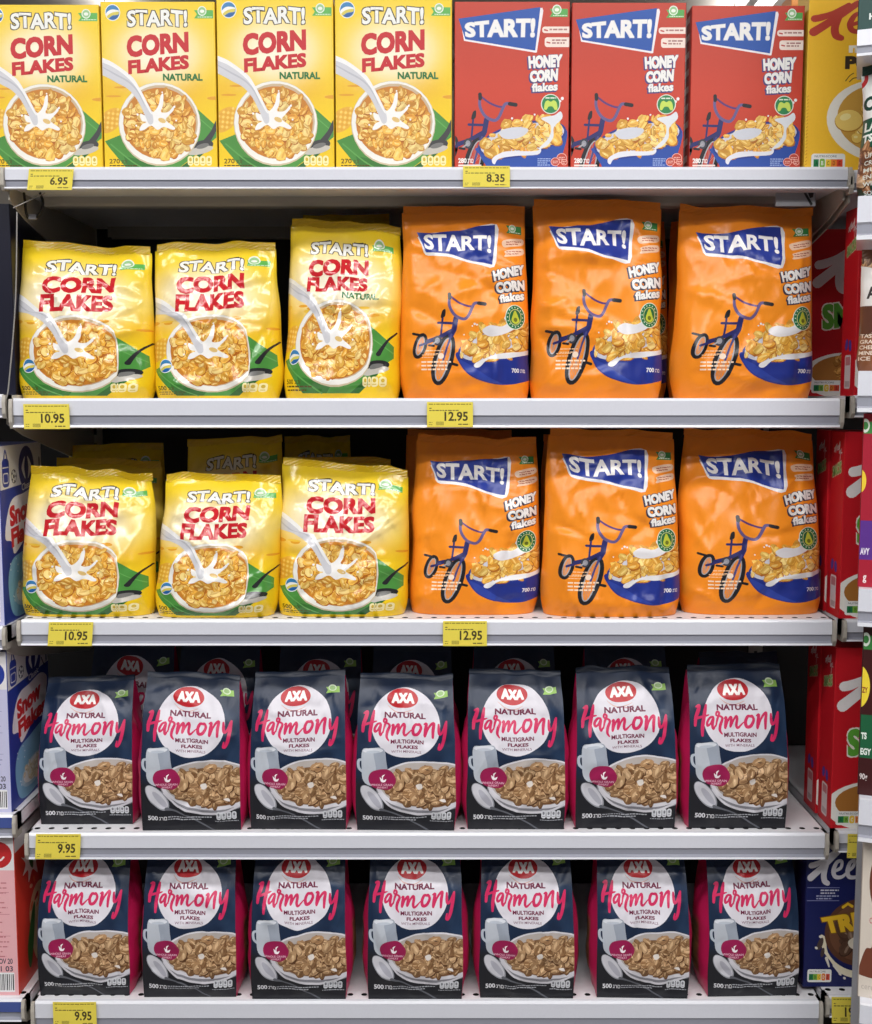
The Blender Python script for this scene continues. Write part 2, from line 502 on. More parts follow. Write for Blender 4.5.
def pillow_bag(name, art, colour, material, W, H, D, loc, lean, seed, tilt=0, sag=0, topw=.94, crumple=1.0, rays=0, rotz=0, roll=0.0):
    rnd = random.Random(seed); U, V = np.meshgrid(GU, GV, indexing='ij')
    w = W / 2 * smooth_profile(V, [0, .06, .3, .6, .85, 1], [.965, 1, 1.0, .985, (1 + topw) / 2 - .01, topw])
    d = D / 2 * smooth_profile(V, [0, .05, .2, .45, .7, .88, 1], [.8, .95, 1.05, 1.0, .74, .38, .05])
    w = w * (1 + .03 * vnoise(np.sign(U) * 3.3 + 5, V * 5, seed + 9))
    p = 4.2 - 1.6 * V
    X = w * U + roll * H * V * (1 - .25 * V)
    Z = V * (H + tilt * U + sag * (1 - U * U) * 1.0 + .004 * vnoise(U * 3, V * 0 + .5, seed + 3))
    edge = np.clip((1 - np.abs(U)) * 4, 0, 1)
    inn = np.clip(V * 12, 0, 1) * np.clip((1 - V) * 7, .25, 1)
    dis = .0028 * vnoise(U * 3.2, V * 4.5, seed) + .0016 * vnoise(U * 7 + 3, V * 10, seed + 1)
    dis += .0013 * (1 - np.abs(vnoise(U * 5 + V * 2, V * 6 - U * 2, seed + 2)) * 2)
    dis += creases(U, V, W / 2, H, rnd, 34, .0042 * crumple)
    dis += creases(U, V, W / 2, H, rnd, 16, .0045 * crumple, (-1, 1, .72, 1)) + creases(U, V, W / 2, H, rnd, 12, .004 * crumple, (-1, 1, 0, .14))
    # vertical gathers running down from the seal
    dis += .0035 * np.clip((V - .6) / .4, 0, 1) * vnoise(U * 7, V * 1.2, seed + 4)
    for k in range(rays):       # tight straight pulls fanning out of one point in the film
        a = R(rnd.uniform(20, 165)); cx, cz = .0 + rnd.uniform(-.02, .02), H * .47; L = rnd.uniform(.05, .12)
        pp = (X - cx) * math.cos(a) + (Z - cz) * math.sin(a); qq = -(X - cx) * math.sin(a) + (Z - cz) * math.cos(a)
        dis += .0042 * np.exp(-np.abs(qq) / .0028) * (1 / (1 + np.exp(-(pp - .005) / .006))) * (1 / (1 + np.exp((pp - L) / .012)))
    wob = .004 * V ** 6 * np.sin(U * 4 + seed)
    Yf = -d * (1 - np.abs(U) ** p) ** .55 - dis * edge * inn + wob
    Yf = Yf - lean * Z
    G = np.stack([X, Yf, Z], 2); N = gnormals(G)
    mb = MB(); lay(mb, art, G, N, GU, GV)
    base = art.bgcol(U, V); bc = np.array(lin(colour))
    Yb = d * (1 - np.abs(U) ** p) ** .55 + .5 * dis * edge * inn + wob - lean * Z
    Gb = np.stack([X, np.where(np.abs(U) > .9999, Yf, Yb), Z], 2)
    mb.grid(Gb, -gnormals(Gb), np.tile(bc, U.shape + (1,)), flip=True)
    bot = np.stack([G[:, 0], (G[:, 0] + Gb[:, 0]) / 2, Gb[:, 0]], 1)
    mb.grid(bot, np.tile(np.array([0., 0, -1]), bot.shape[:2] + (1,)), np.tile(bc, bot.shape[:2] + (1,)), flip=True)
    root = empty(name, loc, (0, 0, rotz))
    mb.build('pouch', material, root)
    # crimped seal standing above the pouch
    ns = 9; sh = .013; us = np.linspace(-1, 1, 61); s = np.linspace(0, 1, ns)
    SU, SV = np.meshgrid(us, s, indexing='ij')
    wt = W / 2 * topw * .995
    yt = np.interp(us, GU, (Yf[:, -1] + Yb[:, -1]) / 2)[:, None]
    zt = np.interp(us, GU, Z[:, -1])[:, None]
    ridge = .00045 * np.sin(SU * 130 + SV * 16) + .0003 * np.sin(SV * 22)
    ww = .0016 * np.sin(SU * 7 + seed) * SV
    ms = MB()
    xs = wt * SU + roll * H * .75
    Gf = np.stack([xs, yt - .0016 * (1 - SV) - .0008 + ridge + ww, zt - .002 + sh * SV], 2)
    Gk = np.stack([xs, yt + .0016 * (1 - SV) + .0008 + ridge + ww, zt - .002 + sh * SV], 2)
    bt = np.array(lin(tuple(v * .97 for v in colour)))
    ms.grid(Gf, gnormals(Gf), np.tile(bt, SU.shape + (1,)))
    ms.grid(Gk, -gnormals(Gk), np.tile(bt, SU.shape + (1,)), flip=True)
    tp = np.stack([Gf[:, -1], Gk[:, -1]], 1)
    ms.grid(tp, np.tile(np.array([0., 0, 1]), tp.shape[:2] + (1,)), np.tile(bt, tp.shape[:2] + (1,)))
    ms.build('top_seal', material, root)
    return root


def gusset_bag(name, art, colour, side, window, material, W, H, D, loc, lean, seed, tilt=0, rotz=0, bulge=.011):
    """upright block bag: flat printed front, contrasting folded sides"""
    rnd = random.Random(seed); U, V = np.meshgrid(GU, GV, indexing='ij')
    w = W / 2 * smooth_profile(V, [0, .08, .5, .9, 1], [1.0, 1.01, 1.0, .97, .955])
    w = w * (1 + .012 * vnoise(np.sign(U) * 2.7 + 4, V * 5, seed + 9))
    d = D / 2 * smooth_profile(V, [0, .25, .55, .8, .93, 1], [.9, 1.0, .95, .62, .3, .1])
    X = w * U; Z = V * (H + tilt * U + .003 * vnoise(U * 3, V * 0 + .5, seed + 3))
    edge = np.clip((1 - np.abs(U)) * 5, .15, 1); inn = np.clip(V * 14, 0, 1) * np.clip((1 - V) * 9, .2, 1)
    dis = .0022 * vnoise(U * 3, V * 4.5, seed) + .0012 * vnoise(U * 7 + 3, V * 10, seed + 1)
    dis += creases(U, V, W / 2, H, rnd, 24, .003) + creases(U, V, W / 2, H, rnd, 14, .0032, (-1, 1, .76, 1)) + creases(U, V, W / 2, H, rnd, 8, .0026, (-1, 1, 0, .1))
    belly = .006 * (1 - U * U) * np.sin(np.pi * np.clip(V, 0, 1)) ** .7
    wob = .003 * V ** 6 * np.sin(U * 4 + seed)
    Yf = -d - belly - dis * edge * inn + wob
    Yb = d + belly + .5 * dis * edge * inn + wob
    Yf, Yb = Yf - lean * Z, Yb - lean * Z
    G = np.stack([X, Yf, Z], 2); Gb = np.stack([X, Yb, Z], 2)
    mb = MB(); lay(mb, art, G, gnormals(G), GU, GV)
    bc = np.array(lin(colour))
    mb.grid(Gb, -gnormals(Gb), np.tile(bc, U.shape + (1,)), flip=True)
    bot = np.stack([G[:, 0], Gb[:, 0]], 1)
    mb.grid(bot, np.tile(np.array([0., 0, -1]), bot.shape[:2] + (1,)), np.tile(bc, bot.shape[:2] + (1,)), flip=True)
    top = np.stack([G[:, -1], Gb[:, -1]], 1)
    mb.grid(top, np.tile(np.array([0., 0, 1]), top.shape[:2] + (1,)), np.tile(bc, top.shape[:2] + (1,)))
    root = empty(name, loc, (0, 0, rotz)); mb.build('pouch', material, root)
    # sealed strip folded over along the top
    ms = MB(); us = np.linspace(-1, 1, 41); s = np.linspace(0, 1, 6); SU, SV = np.meshgrid(us, s, indexing='ij')
    f = lambda Y: np.interp(us, GU, Y[:, -1])[:, None]
    zt = np.interp(us, GU, Z[:, -1])[:, None]; wt = W / 2 * .958
    rid = .0003 * np.sin(SV * 25) + .0012 * np.sin(SU * 6 + seed) * SV
    Gf = np.stack([wt * SU, (f(Yf) * (1 - SV) + ((f(Yf) + f(Yb)) / 2 - .001) * SV) + rid, zt - .001 + .010 * SV], 2)
    Gk = np.stack([wt * SU, (f(Yb) * (1 - SV) + ((f(Yf) + f(Yb)) / 2 + .001) * SV) + rid, zt - .001 + .010 * SV], 2)
    bt = np.array(lin(tuple(v * .95 for v in colour)))
    ms.grid(Gf, gnormals(Gf), np.tile(bt, SU.shape + (1,))); ms.grid(Gk, -gnormals(Gk), np.tile(bt, SU.shape + (1,)), flip=True)
    tp = np.stack([Gf[:, -1], Gk[:, -1]], 1)
    ms.grid(tp, np.tile(np.array([0., 0, 1]), tp.shape[:2] + (1,)), np.tile(bt, tp.shape[:2] + (1,)))
    ms.build('top_seal', material, root)
    # side gussets: fold inward near the top, belly outward lower down
    q = np.linspace(0, 1, 13); sc, wc = np.array(lin(side)), np.array(lin(window))
    for sg, col in ((-1, 0), (1, -1)):
        QS, QV = np.meshgrid(q, GV, indexing='ij')
        xf, yf, yb, zz = X[col], Yf[col], Yb[col], Z[col]
        out = bulge * np.sin(np.pi * QS) * smooth_profile(QV, [0, .1, .35, .6, .8, 1], [.2, .7, 1.1, .75, -.6, -1.3])
        out += .0016 * vnoise(QS * 4, QV * 12, seed + 20 + sg) * np.sin(np.pi * QS)
        out -= .003 * np.exp(-np.abs(QS - .5) / .08) * np.clip(QV * 2 - .4, 0, 1)
        Gs = np.stack([xf[None] + sg * out, yf[None] * (1 - QS) + yb[None] * QS, np.broadcast_to(zz[None], QS.shape)], 2)
        m = (np.clip((QS - .26) * 14, 0, 1) * np.clip((.97 - QS) * 20, 0, 1) * np.clip((.56 - QV - .1 * QS) * 20, 0, 1) * np.clip((QV - .08) * 20, 0, 1))[..., None]
        Cs = sc * (1 - m) + wc * (.75 + .45 * vnoise(QS * 9, QV * 40, seed + 5))[..., None] * m
        mg = MB(); nrm = gnormals(Gs)
        mg.grid(Gs, nrm if sg > 0 else -nrm, Cs, flip=sg < 0)
        g = mg.build('side_gusset', material, root); g['label'] = 'crimson folded side panel'
    return root


# ------------------------------------------------------------------ shared little printed marks
def nutri_score(a, x0, y0, x1, y1, hit):
    w, h = x1 - x0, y1 - y0
    a.rrect(x0, y0, x1, y1, h * .16, (235, 235, 232))
    a.text('NUTRI-SCORE', (x0 + w * .1, y0 + h * .1, x0 + w * .75, y0 + h * .24), (120, 125, 130), .01)
    cs = [(25, 120, 70), (125, 180, 70), (240, 200, 60), (230, 130, 50), (215, 70, 45)]
    for k, c in enumerate(cs):
        q = x0 + w * (.07 + .172 * k)
        a.rect(q, y0 + h * .36, q + w * .172, y0 + h * .84, c)
    for k, ch in enumerate('ABCDE'):
        q = x0 + w * (.07 + .172 * k)
        if k == hit:
            a.rrect(q - w * .02, y0 + h * .27, q + w * .19, y0 + h * .93, w * .07, (240, 240, 235))
            a.rrect(q + w * .005, y0 + h * .32, q + w * .165, y0 + h * .88, w * .06, cs[k])
        a.text(ch, (q + w * .055, y0 + h * .47, q + w * .12, y0 + h * .74), (240, 240, 235) if k == hit else tuple(.6 * v for v in cs[k]), .02)


def ribbon(a, x0, y0, x1, y1, col, cx, cy, r):
    a.poly([(x0, y0), (x1, y0), (x1, y1), (x0, y1), (x0 + (y1 - y0) * .35, (y0 + y1) / 2)], col)
    a.ell(cx, cy, r, r, (232, 238, 228)); a.ell(cx, cy, r * .8, r * .8, (150, 195, 140)); a.ell(cx, cy + r * .05, r * .5, r * .35, (235, 240, 230))
    rnd = random.Random(3)
    a.lines(x0 + (x1 - x0) * .18, y0 + (y1 - y0) * .78, x1 - 4, 9, 1, (y1 - y0) * .1, (225, 240, 220), rnd)


def globe(a, cx, cy, r):
    a.ell(cx, cy, r, r, (232, 236, 236)); a.ell(cx, cy, r * .9, r * .9, (60, 130, 185))
    a.blob([(cx - r * .85, cy + r * .1), (cx - r * .2, cy - r * .35), (cx + r * .8, cy - r * .25), (cx + r * .6, cy + r * .1), (cx, cy + r * .1), (cx - r * .7, cy + r * .5)], (240, 240, 235))
    a.blob([(cx - r * .75, cy + r * .45), (cx - r * .1, cy + r * .02), (cx + r * .8, cy - r * .1), (cx + r * .7, cy + r * .25), (cx, cy + r * .35), (cx - r * .55, cy + r * .68)], (215, 200, 90))
    a.blob([(cx - r * .5, cy + r * .75), (cx, cy + r * .45), (cx + r * .75, cy + r * .3), (cx + r * .45, cy + r * .75), (cx, cy + r * .88)], (40, 95, 160))


def gda(a, x0, y0, x1, y1, body, ink):
    n = 4; w = (x1 - x0) / n
    for k in range(n):
        c = x0 + w * (k + .5)
        a.rrect(c - w * .45, y0, c + w * .45, y1, w * .4, body)
        a.ell(c, (y0 + y1) / 2 - (y1 - y0) * .12, w * .22, (y1 - y0) * .2, ink, n=12)
        a.rect(c - w * .25, y1 - (y1 - y0) * .28, c + w * .25, y1 - (y1 - y0) * .2, ink)


CORN = [(238, 186, 84), (246, 204, 104), (222, 158, 60), (250, 218, 138), (234, 176, 70)]
BRAN = [(172, 134, 96), (190, 152, 112), (140, 104, 70), (204, 168, 128), (156, 118, 80)]


def maskmix(base, col, m):
    return base * (1 - m[..., None]) + np.array(lin(col)) * m[..., None]


# ------------------------------------------------------------------ yellow corn flakes print
def corn_art(frame, fx, fy, bag, seed, natural=True, grams='270'):
    def bg(X, Y):
        # undo the element mapping approximately: work in fractions of the face
        s = (X - frame[0]) / (frame[1] - frame[0]); t = (Y - frame[2]) / (frame[3] - frame[2])
        c = np.ones(X.shape + (3,)) * np.array(lin((243, 208, 36)))
        c = maskmix(c, (233, 176, 40), np.exp(-((t - .53) / .09) ** 2) * (.55 + .35 * np.sin(s * 9 + 1)) * .7)
        c = maskmix(c, (226, 180, 20), np.clip((t - .55) * 2, 0, 1) * .45)
        g = np.exp(-(((s - (.44 if bag else .5)) / (.42 if bag else .36)) ** 2 + ((t - (.33 if bag else .3)) / (.19 if bag else .18)) ** 2) ** 1.5)
        return maskmix(c, (250, 243, 222), g * .97)
    a = Art(*frame, bg, fx, fy); r = random.Random(seed)
    # field in the distance
    for k in range(10):
        x = r.uniform(30, 745); a.ell(x, 520 + r.uniform(-25, 40), r.uniform(25, 60), r.uniform(6, 13), (226, 160, 45) if k % 2 else (240, 195, 70), n=12)
    # cob of corn
    a.ell(70, 690, 95, 60, (232, 176, 62), -38, 24)
    for i in range(9):
        for j in range(5):
            p, q = -80 + i * 20, -40 + j * 20
            if (p / 92) ** 2 + (q / 58) ** 2 > .9: continue
            c, d = math.cos(R(-38)), math.sin(R(-38))
            a.ell(70 + p * c - q * d, 690 + p * d + q * c, 9, 8, (246, 206, 104) if (i + j) % 2 else (226, 166, 58), -38, 7)
    # green cloth
    a.poly([(32, 812), (150, 768), (345, 985), (178, 985), (60, 850)], (74, 140, 62))
    a.poly([(150, 900), (360, 940), (520, 930), (430, 985), (178, 985)], (56, 118, 52))
    a.poly([(600, 600), (745, 722), (745, 790), (600, 900), (480, 985), (330, 985), (400, 900)], (78, 146, 66))
    a.poly([(480, 985), (640, 880), (690, 860), (540, 985)], (48, 104, 46))
    a.stroke([(70, 830), (200, 930), (300, 985)], 8, (96, 160, 80)); a.stroke([(640, 680), (740, 760)], 6, (100, 166, 84))
    # spoon
    sc = (42, 42, 44) if bag else (66, 66, 68)
    a.stroke([(752, 700), (722, 760), (680, 815)] if not bag else [(760, 640), (715, 690), (672, 770)], [26, 30, 40] if not bag else [10, 12, 24], sc)
    a.ell(648, 842, 78, 34, sc, -14); a.ell(640, 866, 84, 22, (196, 192, 184), -12); a.ell(655, 840, 42, 14, (120, 120, 118), -14)
    # bowl
    a.ell(384, 712, 262, 246, (206, 190, 160)); a.ell(384, 708, 258, 240, (238, 236, 230)); a.ell(390, 700, 238, 218, (202, 180, 150))
    a.ell(384, 706, 232, 208, (200, 128, 46))
    a.flakes(lambda x, y: ((x - 384) / 222) ** 2 + ((y - 706) / 198) ** 2 < 1, (150, 500, 620, 915), 33, 29, CORN, (176, 100, 32), (252, 228, 156), r)
    # milk
    a.blob([(262, 650), (300, 660), (318, 615), (345, 640), (380, 600), (395, 545), (412, 535), (408, 600), (395, 640), (440, 640), (470, 612), (476, 628), (440, 665), (425, 690), (480, 730), (468, 745), (410, 728), (370, 745), (330, 720), (285, 745), (255, 748), (270, 715), (300, 700), (270, 690)], (244, 242, 240), 4)
    a.ell(400, 690, 26, 14, (224, 190, 120), 20, 10); a.ell(330, 690, 12, 8, (214, 206, 200), 0, 8)
    for x, y, q in ((245, 655, 7), (490, 690, 6), (405, 525, 5), (235, 720, 6), (480, 610, 7)): a.ell(x, y, q, q, (246, 244, 242), 0, 8)
    a.blob([(-60, 300), (24, 322), (90, 348), (160, 392), (222, 440), (262, 500), (300, 570), (336, 640), (344, 700), (318, 712), (292, 660), (246, 570), (188, 506), (120, 470), (70, 444), (24, 424), (-60, 400)], (208, 208, 214), 4)
    a.blob([(-60, 300), (24, 322), (90, 348), (160, 392), (222, 440), (262, 500), (300, 570), (338, 650), (322, 640), (282, 570), (236, 492), (180, 434), (100, 380), (24, 350), (-60, 330)], (240, 239, 240), 4)
    a.stroke([(30, 378), (110, 420), (196, 466), (252, 524), (292, 604)], [5, 10, 10, 8, 3], (186, 187, 196))
    # lettering
    arc = lambda s, t: 4 * np.sin(s * 7)
    a.text('START!', (194, 46, 574, 142), (238, 238, 234), .035, .05, (70, 62, 52), warp=lambda s, t: (5 * np.cos(s * 14) if not bag else 10 * np.cos(s * 11)))
    red = (196, 34, 44)
    a.text('CORN', ((186, 196), (580, 170), (580, 292), (186, 326)), red, .06)
    a.text('FLAKES', ((192, 338), (580, 305), (580, 388), (192, 422)) if not bag else ((182, 322), (576, 308), (576, 402), (182, 424)), red, .055)
    if natural: a.text('NATURAL', (412, 416, 664, 458), (44, 116, 62), .045)
    ribbon(a, 618, 48, 738, 96, (92, 176, 84), 668, 53, 28)
    if bag: globe(a, 118, 792, 44)
    else: globe(a, 103, 62, 48)
    ink = (82, 66, 20)
    a.text(grams, (58, 916, 124, 944), ink, .02); a.text('נטו', (134, 922, 170, 944), ink, .01)
    a.lines(58, 952, 240, 16, 2, 7, ink, r)
    gda(a, 556, 898, 714, 956, (244, 232, 176), (206, 176, 60))
    return a


ident = None
CORN_BOX = corn_art((30, 745, 0, 985), None, None, False, 11)
_by = lambda y: np.interp(y, [-50, 0, 42, 148, 170, 305, 420, 468, 950, 1010], [0, 70, 128, 207, 213, 322, 446, 458, 915, 960])
_bx = lambda x: np.interp(x, [-60, 30, 125, 186, 580, 643, 745, 860], [-50, 40, 132, 196, 640, 662, 820, 950])
FR_YB = (28, 845, 60, 958)
CORN_BAG = corn_art(FR_YB, _bx, _by, True, 12, False, '500')
_bx2 = lambda x: np.interp(x, [-60, 30, 125, 186, 580, 643, 745, 860], [-50, 40, 110, 180, 610, 650, 800, 930])
CORN_BAG_N = corn_art(FR_YB, _bx2, lambda y: np.interp(y, [-50, 0, 42, 148, 170, 305, 458, 468, 950, 1010], [0, 70, 140, 215, 225, 320, 440, 448, 890, 960]), True, 13, True, '500')


# ------------------------------------------------------------------ honey corn flakes print
def bike(a, ox, oy, s):
    f = lambda *p: [(ox + x * s, oy + y * s) for x, y in p]
    tyre, rim_, frame, bar = (34, 34, 40), (168, 166, 172), (44, 46, 104), (104, 92, 140)

    def wheel(cx, cy, rx, ry, rot, th):
        n = 28; t = np.linspace(0, 2 * math.pi, n + 1); c, d = math.cos(R(rot)), math.sin(R(rot))
        P = [(cx + rx * math.cos(q) * c - ry * math.sin(q) * d, cy + rx * math.cos(q) * d + ry * math.sin(q) * c) for q in t]
        a.stroke(f(*P), th * s, tyre, smooth=False)
        P2 = [(cx + (rx - th * .45) * math.cos(q) * c - (ry - th * .5) * math.sin(q) * d, cy + (rx - th * .45) * math.cos(q) * d + (ry - th * .5) * math.sin(q) * c) for q in t]
        a.stroke(f(*P2), th * .25 * s, rim_, smooth=False)
        for k in range(8):
            q = k * math.pi / 8
            e = ((rx - th * .5) * math.cos(q), (ry - th * .5) * math.sin(q))
            a.stroke(f((cx - e[0] * c + e[1] * d, cy - e[0] * d - e[1] * c), (cx + e[0] * c - e[1] * d, cy + e[0] * d + e[1] * c)), 2.5 * s, (150, 150, 156), smooth=False)
    wheel(152, 560, 40, 92, 14, 30); wheel(338, 672, 62, 196, 15, 38)
    a.stroke(f((92, 460), (162, 476)), 20 * s, tyre, smooth=False); a.stroke(f((398, 702), (448, 716)), 22 * s, tyre, smooth=False)
    a.stroke(f((150, 556), (250, 520), (330, 485)), 20 * s, frame, smooth=False)
    a.stroke(f((210, 522), (300, 495), (432, 424)), 30 * s, frame, smooth=False)
    a.stroke(f((296, 376), (430, 380)), 20 * s, frame, smooth=False)
    a.stroke(f((334, 310), (318, 480)), 16 * s, frame, smooth=False)
    a.blob(f((316, 330), (330, 280), (354, 270), (352, 320), (330, 336)), tyre)
    a.stroke(f((440, 340), (424, 430), (398, 480)), 42 * s, frame, smooth=False)
    a.stroke(f((404, 470), (372, 560), (340, 672)), 16 * s, (70, 72, 132), smooth=False)
    a.ell(ox + 290 * s, oy + 520 * s, 36 * s, 40 * s, (60, 62, 74)); a.ell(ox + 290 * s, oy + 520 * s, 20 * s, 24 * s, (150, 150, 160))
    a.stroke(f((290, 520), (240, 556)), 12 * s, rim_, smooth=False); a.stroke(f((222, 556), (262, 562)), 18 * s, tyre, smooth=False)
    a.stroke(f((388, 158), (470, 214), (560, 242), (604, 214)), 16 * s, (92, 58, 118))
    a.stroke(f((388, 150), (386, 236), (430, 312), (500, 344), (540, 320), (574, 250), (600, 216), (672, 224)), 24 * s, bar)
    a.stroke(f((628, 218), (678, 226)), 30 * s, tyre, smooth=False); a.stroke(f((386, 146), (388, 178)), 30 * s, tyre, smooth=False)


def honey_bowl(a, r, rimL, rimR, cy, sag, bottom, xr, tilt, fl, size):
    """blue bowl heaped with flakes: rim from rimL to rimR"""
    cx = (rimL + rimR) / 2; rx = (rimR - rimL) / 2; k = math.tan(R(tilt))
    yl, yr = cy - rx * k * -1, cy + rx * k
    yl, yr = cy - rx * k, cy + rx * k
    a.ell(cx, cy, rx * 1.0, sag, (40, 58, 138), tilt, 40)
    a.ell(cx, cy, rx * .95, sag * .86, (206, 206, 218), tilt, 40)
    a.flakes(fl, (rimL, cy - sag * 3.2, rimR, cy + sag), size * 1.0, size * .9, CORN, (176, 104, 34), (252, 226, 150), r)


def honey_art(frame, bgc, bagged, seed):
    def bg(X, Y):
        c = np.ones(X.shape + (3,)) * np.array(lin(bgc))
        t = (Y - frame[2]) / (frame[3] - frame[2])
        return maskmix(c, tuple(min(255, v * 1.06 + 6) for v in bgc), np.exp(-((t - .55) / .2) ** 2) * .6)
    a = Art(*frame, bg); r = random.Random(seed)
    white, navy = (238, 236, 234), (38, 58, 146) if bagged else (32, 82, 168)
    if bagged:
        a.blob([(108, 150), (300, 140), (420, 112), (532, 104), (530, 210), (510, 326), (420, 312), (300, 280), (200, 268), (138, 258), (116, 206)], (236, 234, 236), 3)
        a.poly([(92, 138), (190, 146), (320, 132), (430, 110), (522, 104), (516, 210), (500, 314), (400, 296), (290, 262), (140, 246)], navy)
        a.text('START!', ((126, 150), (500, 160), (496, 258), (132, 226)), white, .035, warp=lambda s, t: 12 * np.sin(s * 6.2) * t)
        a.poly([(92, 138), (140, 246), (146, 244), (100, 139)], (60, 84, 170))
        ribbon(a, 582, 108, 668, 150, (54, 130, 66), 617, 122, 20)
        for y0, dy in ((180, 0), (230, 6)):
            a.blob([(556 + (y0 - 180) * .4, y0 + 22 + dy), (575, y0 + 6 + dy), (670, y0 - 8), (672, y0 + 24), (590, y0 + 42), (566, y0 + 42)], (240, 204, 176), 4)
            a.lines(580, y0 + 14, 665, 12, 2, 5, (170, 80, 60), r, -.12)
        for w, q in (('HONEY', ((498, 346), (676, 304), (676, 356), (506, 402))), ('CORN', ((510, 408), (672, 384), (674, 440), (520, 462))), ('flakes', ((530, 470), (668, 440), (668, 490), (534, 512)))):
            a.text(w, q, white, .07 if w != 'flakes' else .045, .045, (48, 48, 72), shift=(-7, 6), scol=(48, 48, 72), sbold=.1 if w != 'flakes' else .08)
        bike(a, 25, 374, .634)
        rimL, rimR, cy, tilt, sag = 308, 740, 722, -14, 84
        # bowl outside first, flakes heap above
        a.blob([(308, 762), (326, 826), (372, 880), (450, 914), (540, 930), (640, 918), (720, 880), (760, 740), (740, 670), (600, 720), (450, 780)], (36, 52, 138), 4)
        a.blob([(318, 800), (372, 872), (450, 908), (540, 926), (470, 890), (380, 830)], (50, 70, 160), 4)
        fl = lambda x, y: ((x - 520) / 190) ** 2 + ((y - 722 + (x - 520) * .22) / (84 if y > 722 - (x - 520) * .22 else 118)) ** 2 < 1
        honey_bowl(a, r, rimL, rimR, cy, sag, 930, 680, tilt, fl, 30)
        a.blob([(440, 650), (480, 626), (540, 632), (590, 604), (640, 590), (610, 640), (560, 668), (500, 682), (460, 676)], (226, 224, 228), 4)
        a.blob([(400, 820), (440, 800), (520, 772), (640, 760), (690, 748), (690, 770), (560, 796), (470, 800), (425, 838), (398, 838)], (232, 230, 232), 4)
        for x, y, q in ((400, 618, 6), (388, 628, 4), (412, 622, 5), (345, 672, 4), (565, 590, 12), (590, 570, 8)): a.ell(x, y, q, q, (236, 232, 230), 0, 8)
        a.ell(612, 583, 53, 64, (222, 232, 214), 8); a.ell(612, 583, 49, 60, (24, 112, 70), 8); a.ell(612, 583, 33, 42, (222, 220, 150), 8); a.ell(612, 583, 30, 39, (30, 104, 64), 8)
        a.blob([(612, 548), (628, 580), (634, 604), (612, 618), (592, 602), (598, 576)], (196, 206, 66)); a.ell(613, 596, 10, 11, (110, 120, 40))
        for k in range(16):
            t = R(k * 22.5); a.ell(612 + 41 * math.cos(t), 583 + 50 * math.sin(t), 3.5, 3.5, (220, 232, 214), 0, 6)
        a.text('700', (590, 845, 630, 868), white, .03); a.text('גרם', (636, 850, 662, 868), white, .01)
        a.lines(150, 752, 240, 16, 2, 5, (246, 200, 160), r); a.ell(228, 782, 15, 15, (250, 226, 206)); a.lines(132, 774, 205, 13, 2, 4, (246, 200, 160), r)
        a.lines(130, 808, 280, 19, 3, 8, (250, 222, 196), r)
    else:
        a.poly([(60, 122), (562, 56), (568, 72), (530, 310), (522, 312), (82, 244)], (236, 232, 236))
        a.poly([(48, 118), (550, 52), (520, 300), (90, 235)], navy)
        a.text('START!', ((86, 142), (520, 116), (516, 224), (90, 224)), white, .04, .02, (196, 200, 214), warp=lambda s, t: -8 * np.sin(s * 3.1) * (1 - t))
        ribbon(a, 607, 62, 718, 108, (84, 166, 80), 651, 66, 28)
        for x0, y0, y1 in ((562, 163, 200), (578, 224, 280)):
            a.rrect(x0, y0, 760, y1, 16, (240, 222, 212)); a.lines(x0 + 45, y0 + 12, 715, 16, 1 if y1 < 210 else 2, 9, (170, 120, 116), r)
            a.stroke([(x0 + 14, (y0 + y1) / 2), (x0 + 32, (y0 + y1) / 2 + 4)], 8, (186, 60, 60))
        for w, q in (('HONEY', ((476, 330), (692, 318), (688, 396), (482, 404))), ('CORN', ((486, 416), (664, 400), (660, 474), (490, 484))), ('flakes', ((500, 488), (662, 478), (660, 530), (502, 538)))):
            a.text(w, q, white, .075 if w != 'flakes' else .045, .03, (70, 60, 110), shift=(-7, 7), scol=(70, 62, 120), sbold=.1 if w != 'flakes' else .08)
        bike(a, -112, 440, .76)
        a.blob([(166, 860), (180, 900), (215, 955), (270, 1000), (600, 1000), (680, 930), (722, 760), (600, 800), (400, 880)], (42, 78, 164), 4)
        fl = lambda x, y: ((x - 448) / 250) ** 2 + ((y - 812 + (x - 448) * .2) / (86 if y > 812 - (x - 448) * .2 else 128)) ** 2 < 1
        honey_bowl(a, r, 168, 722, 812, 98, 993, 720, -12, fl, 36)
        a.blob([(300, 770), (350, 748), (420, 740), (480, 752), (460, 785), (400, 808), (330, 806)], (210, 212, 222), 4)
        a.blob([(560, 690), (640, 672), (680, 650), (690, 690), (640, 740), (636, 800), (596, 850), (545, 866), (610, 800), (618, 730)], (226, 228, 234), 4)
        a.blob([(262, 920), (300, 896), (360, 880), (520, 880), (560, 866), (540, 900), (400, 908), (300, 925), (275, 956), (258, 944)], (228, 228, 236), 4)
        for x, y, q in ((380, 690, 7), (520, 668, 6), (440, 700, 6), (690, 575, 10), (676, 590, 8)): a.ell(x, y, q, q, (238, 236, 238), 0, 8)
        a.ell(618, 607, 60, 58, (224, 226, 216)); a.ell(618, 607, 54, 53, (44, 132, 76))
        a.blob([(584, 598), (600, 586), (618, 594), (636, 586), (654, 598), (660, 636), (644, 640), (630, 622), (606, 622), (592, 640), (578, 634)], (200, 222, 96))
        a.lines(586, 568, 652, 9, 1, 8, (220, 230, 214), r)
        a.text('280', (48, 920, 100, 950), white, .04); a.text('גרם', (106, 924, 142, 950), white, .02)
        a.rect(48, 958, 192, 968, (240, 220, 214))
        a.lines(540, 922, 622, 12, 4, 5, (170, 190, 230), r)
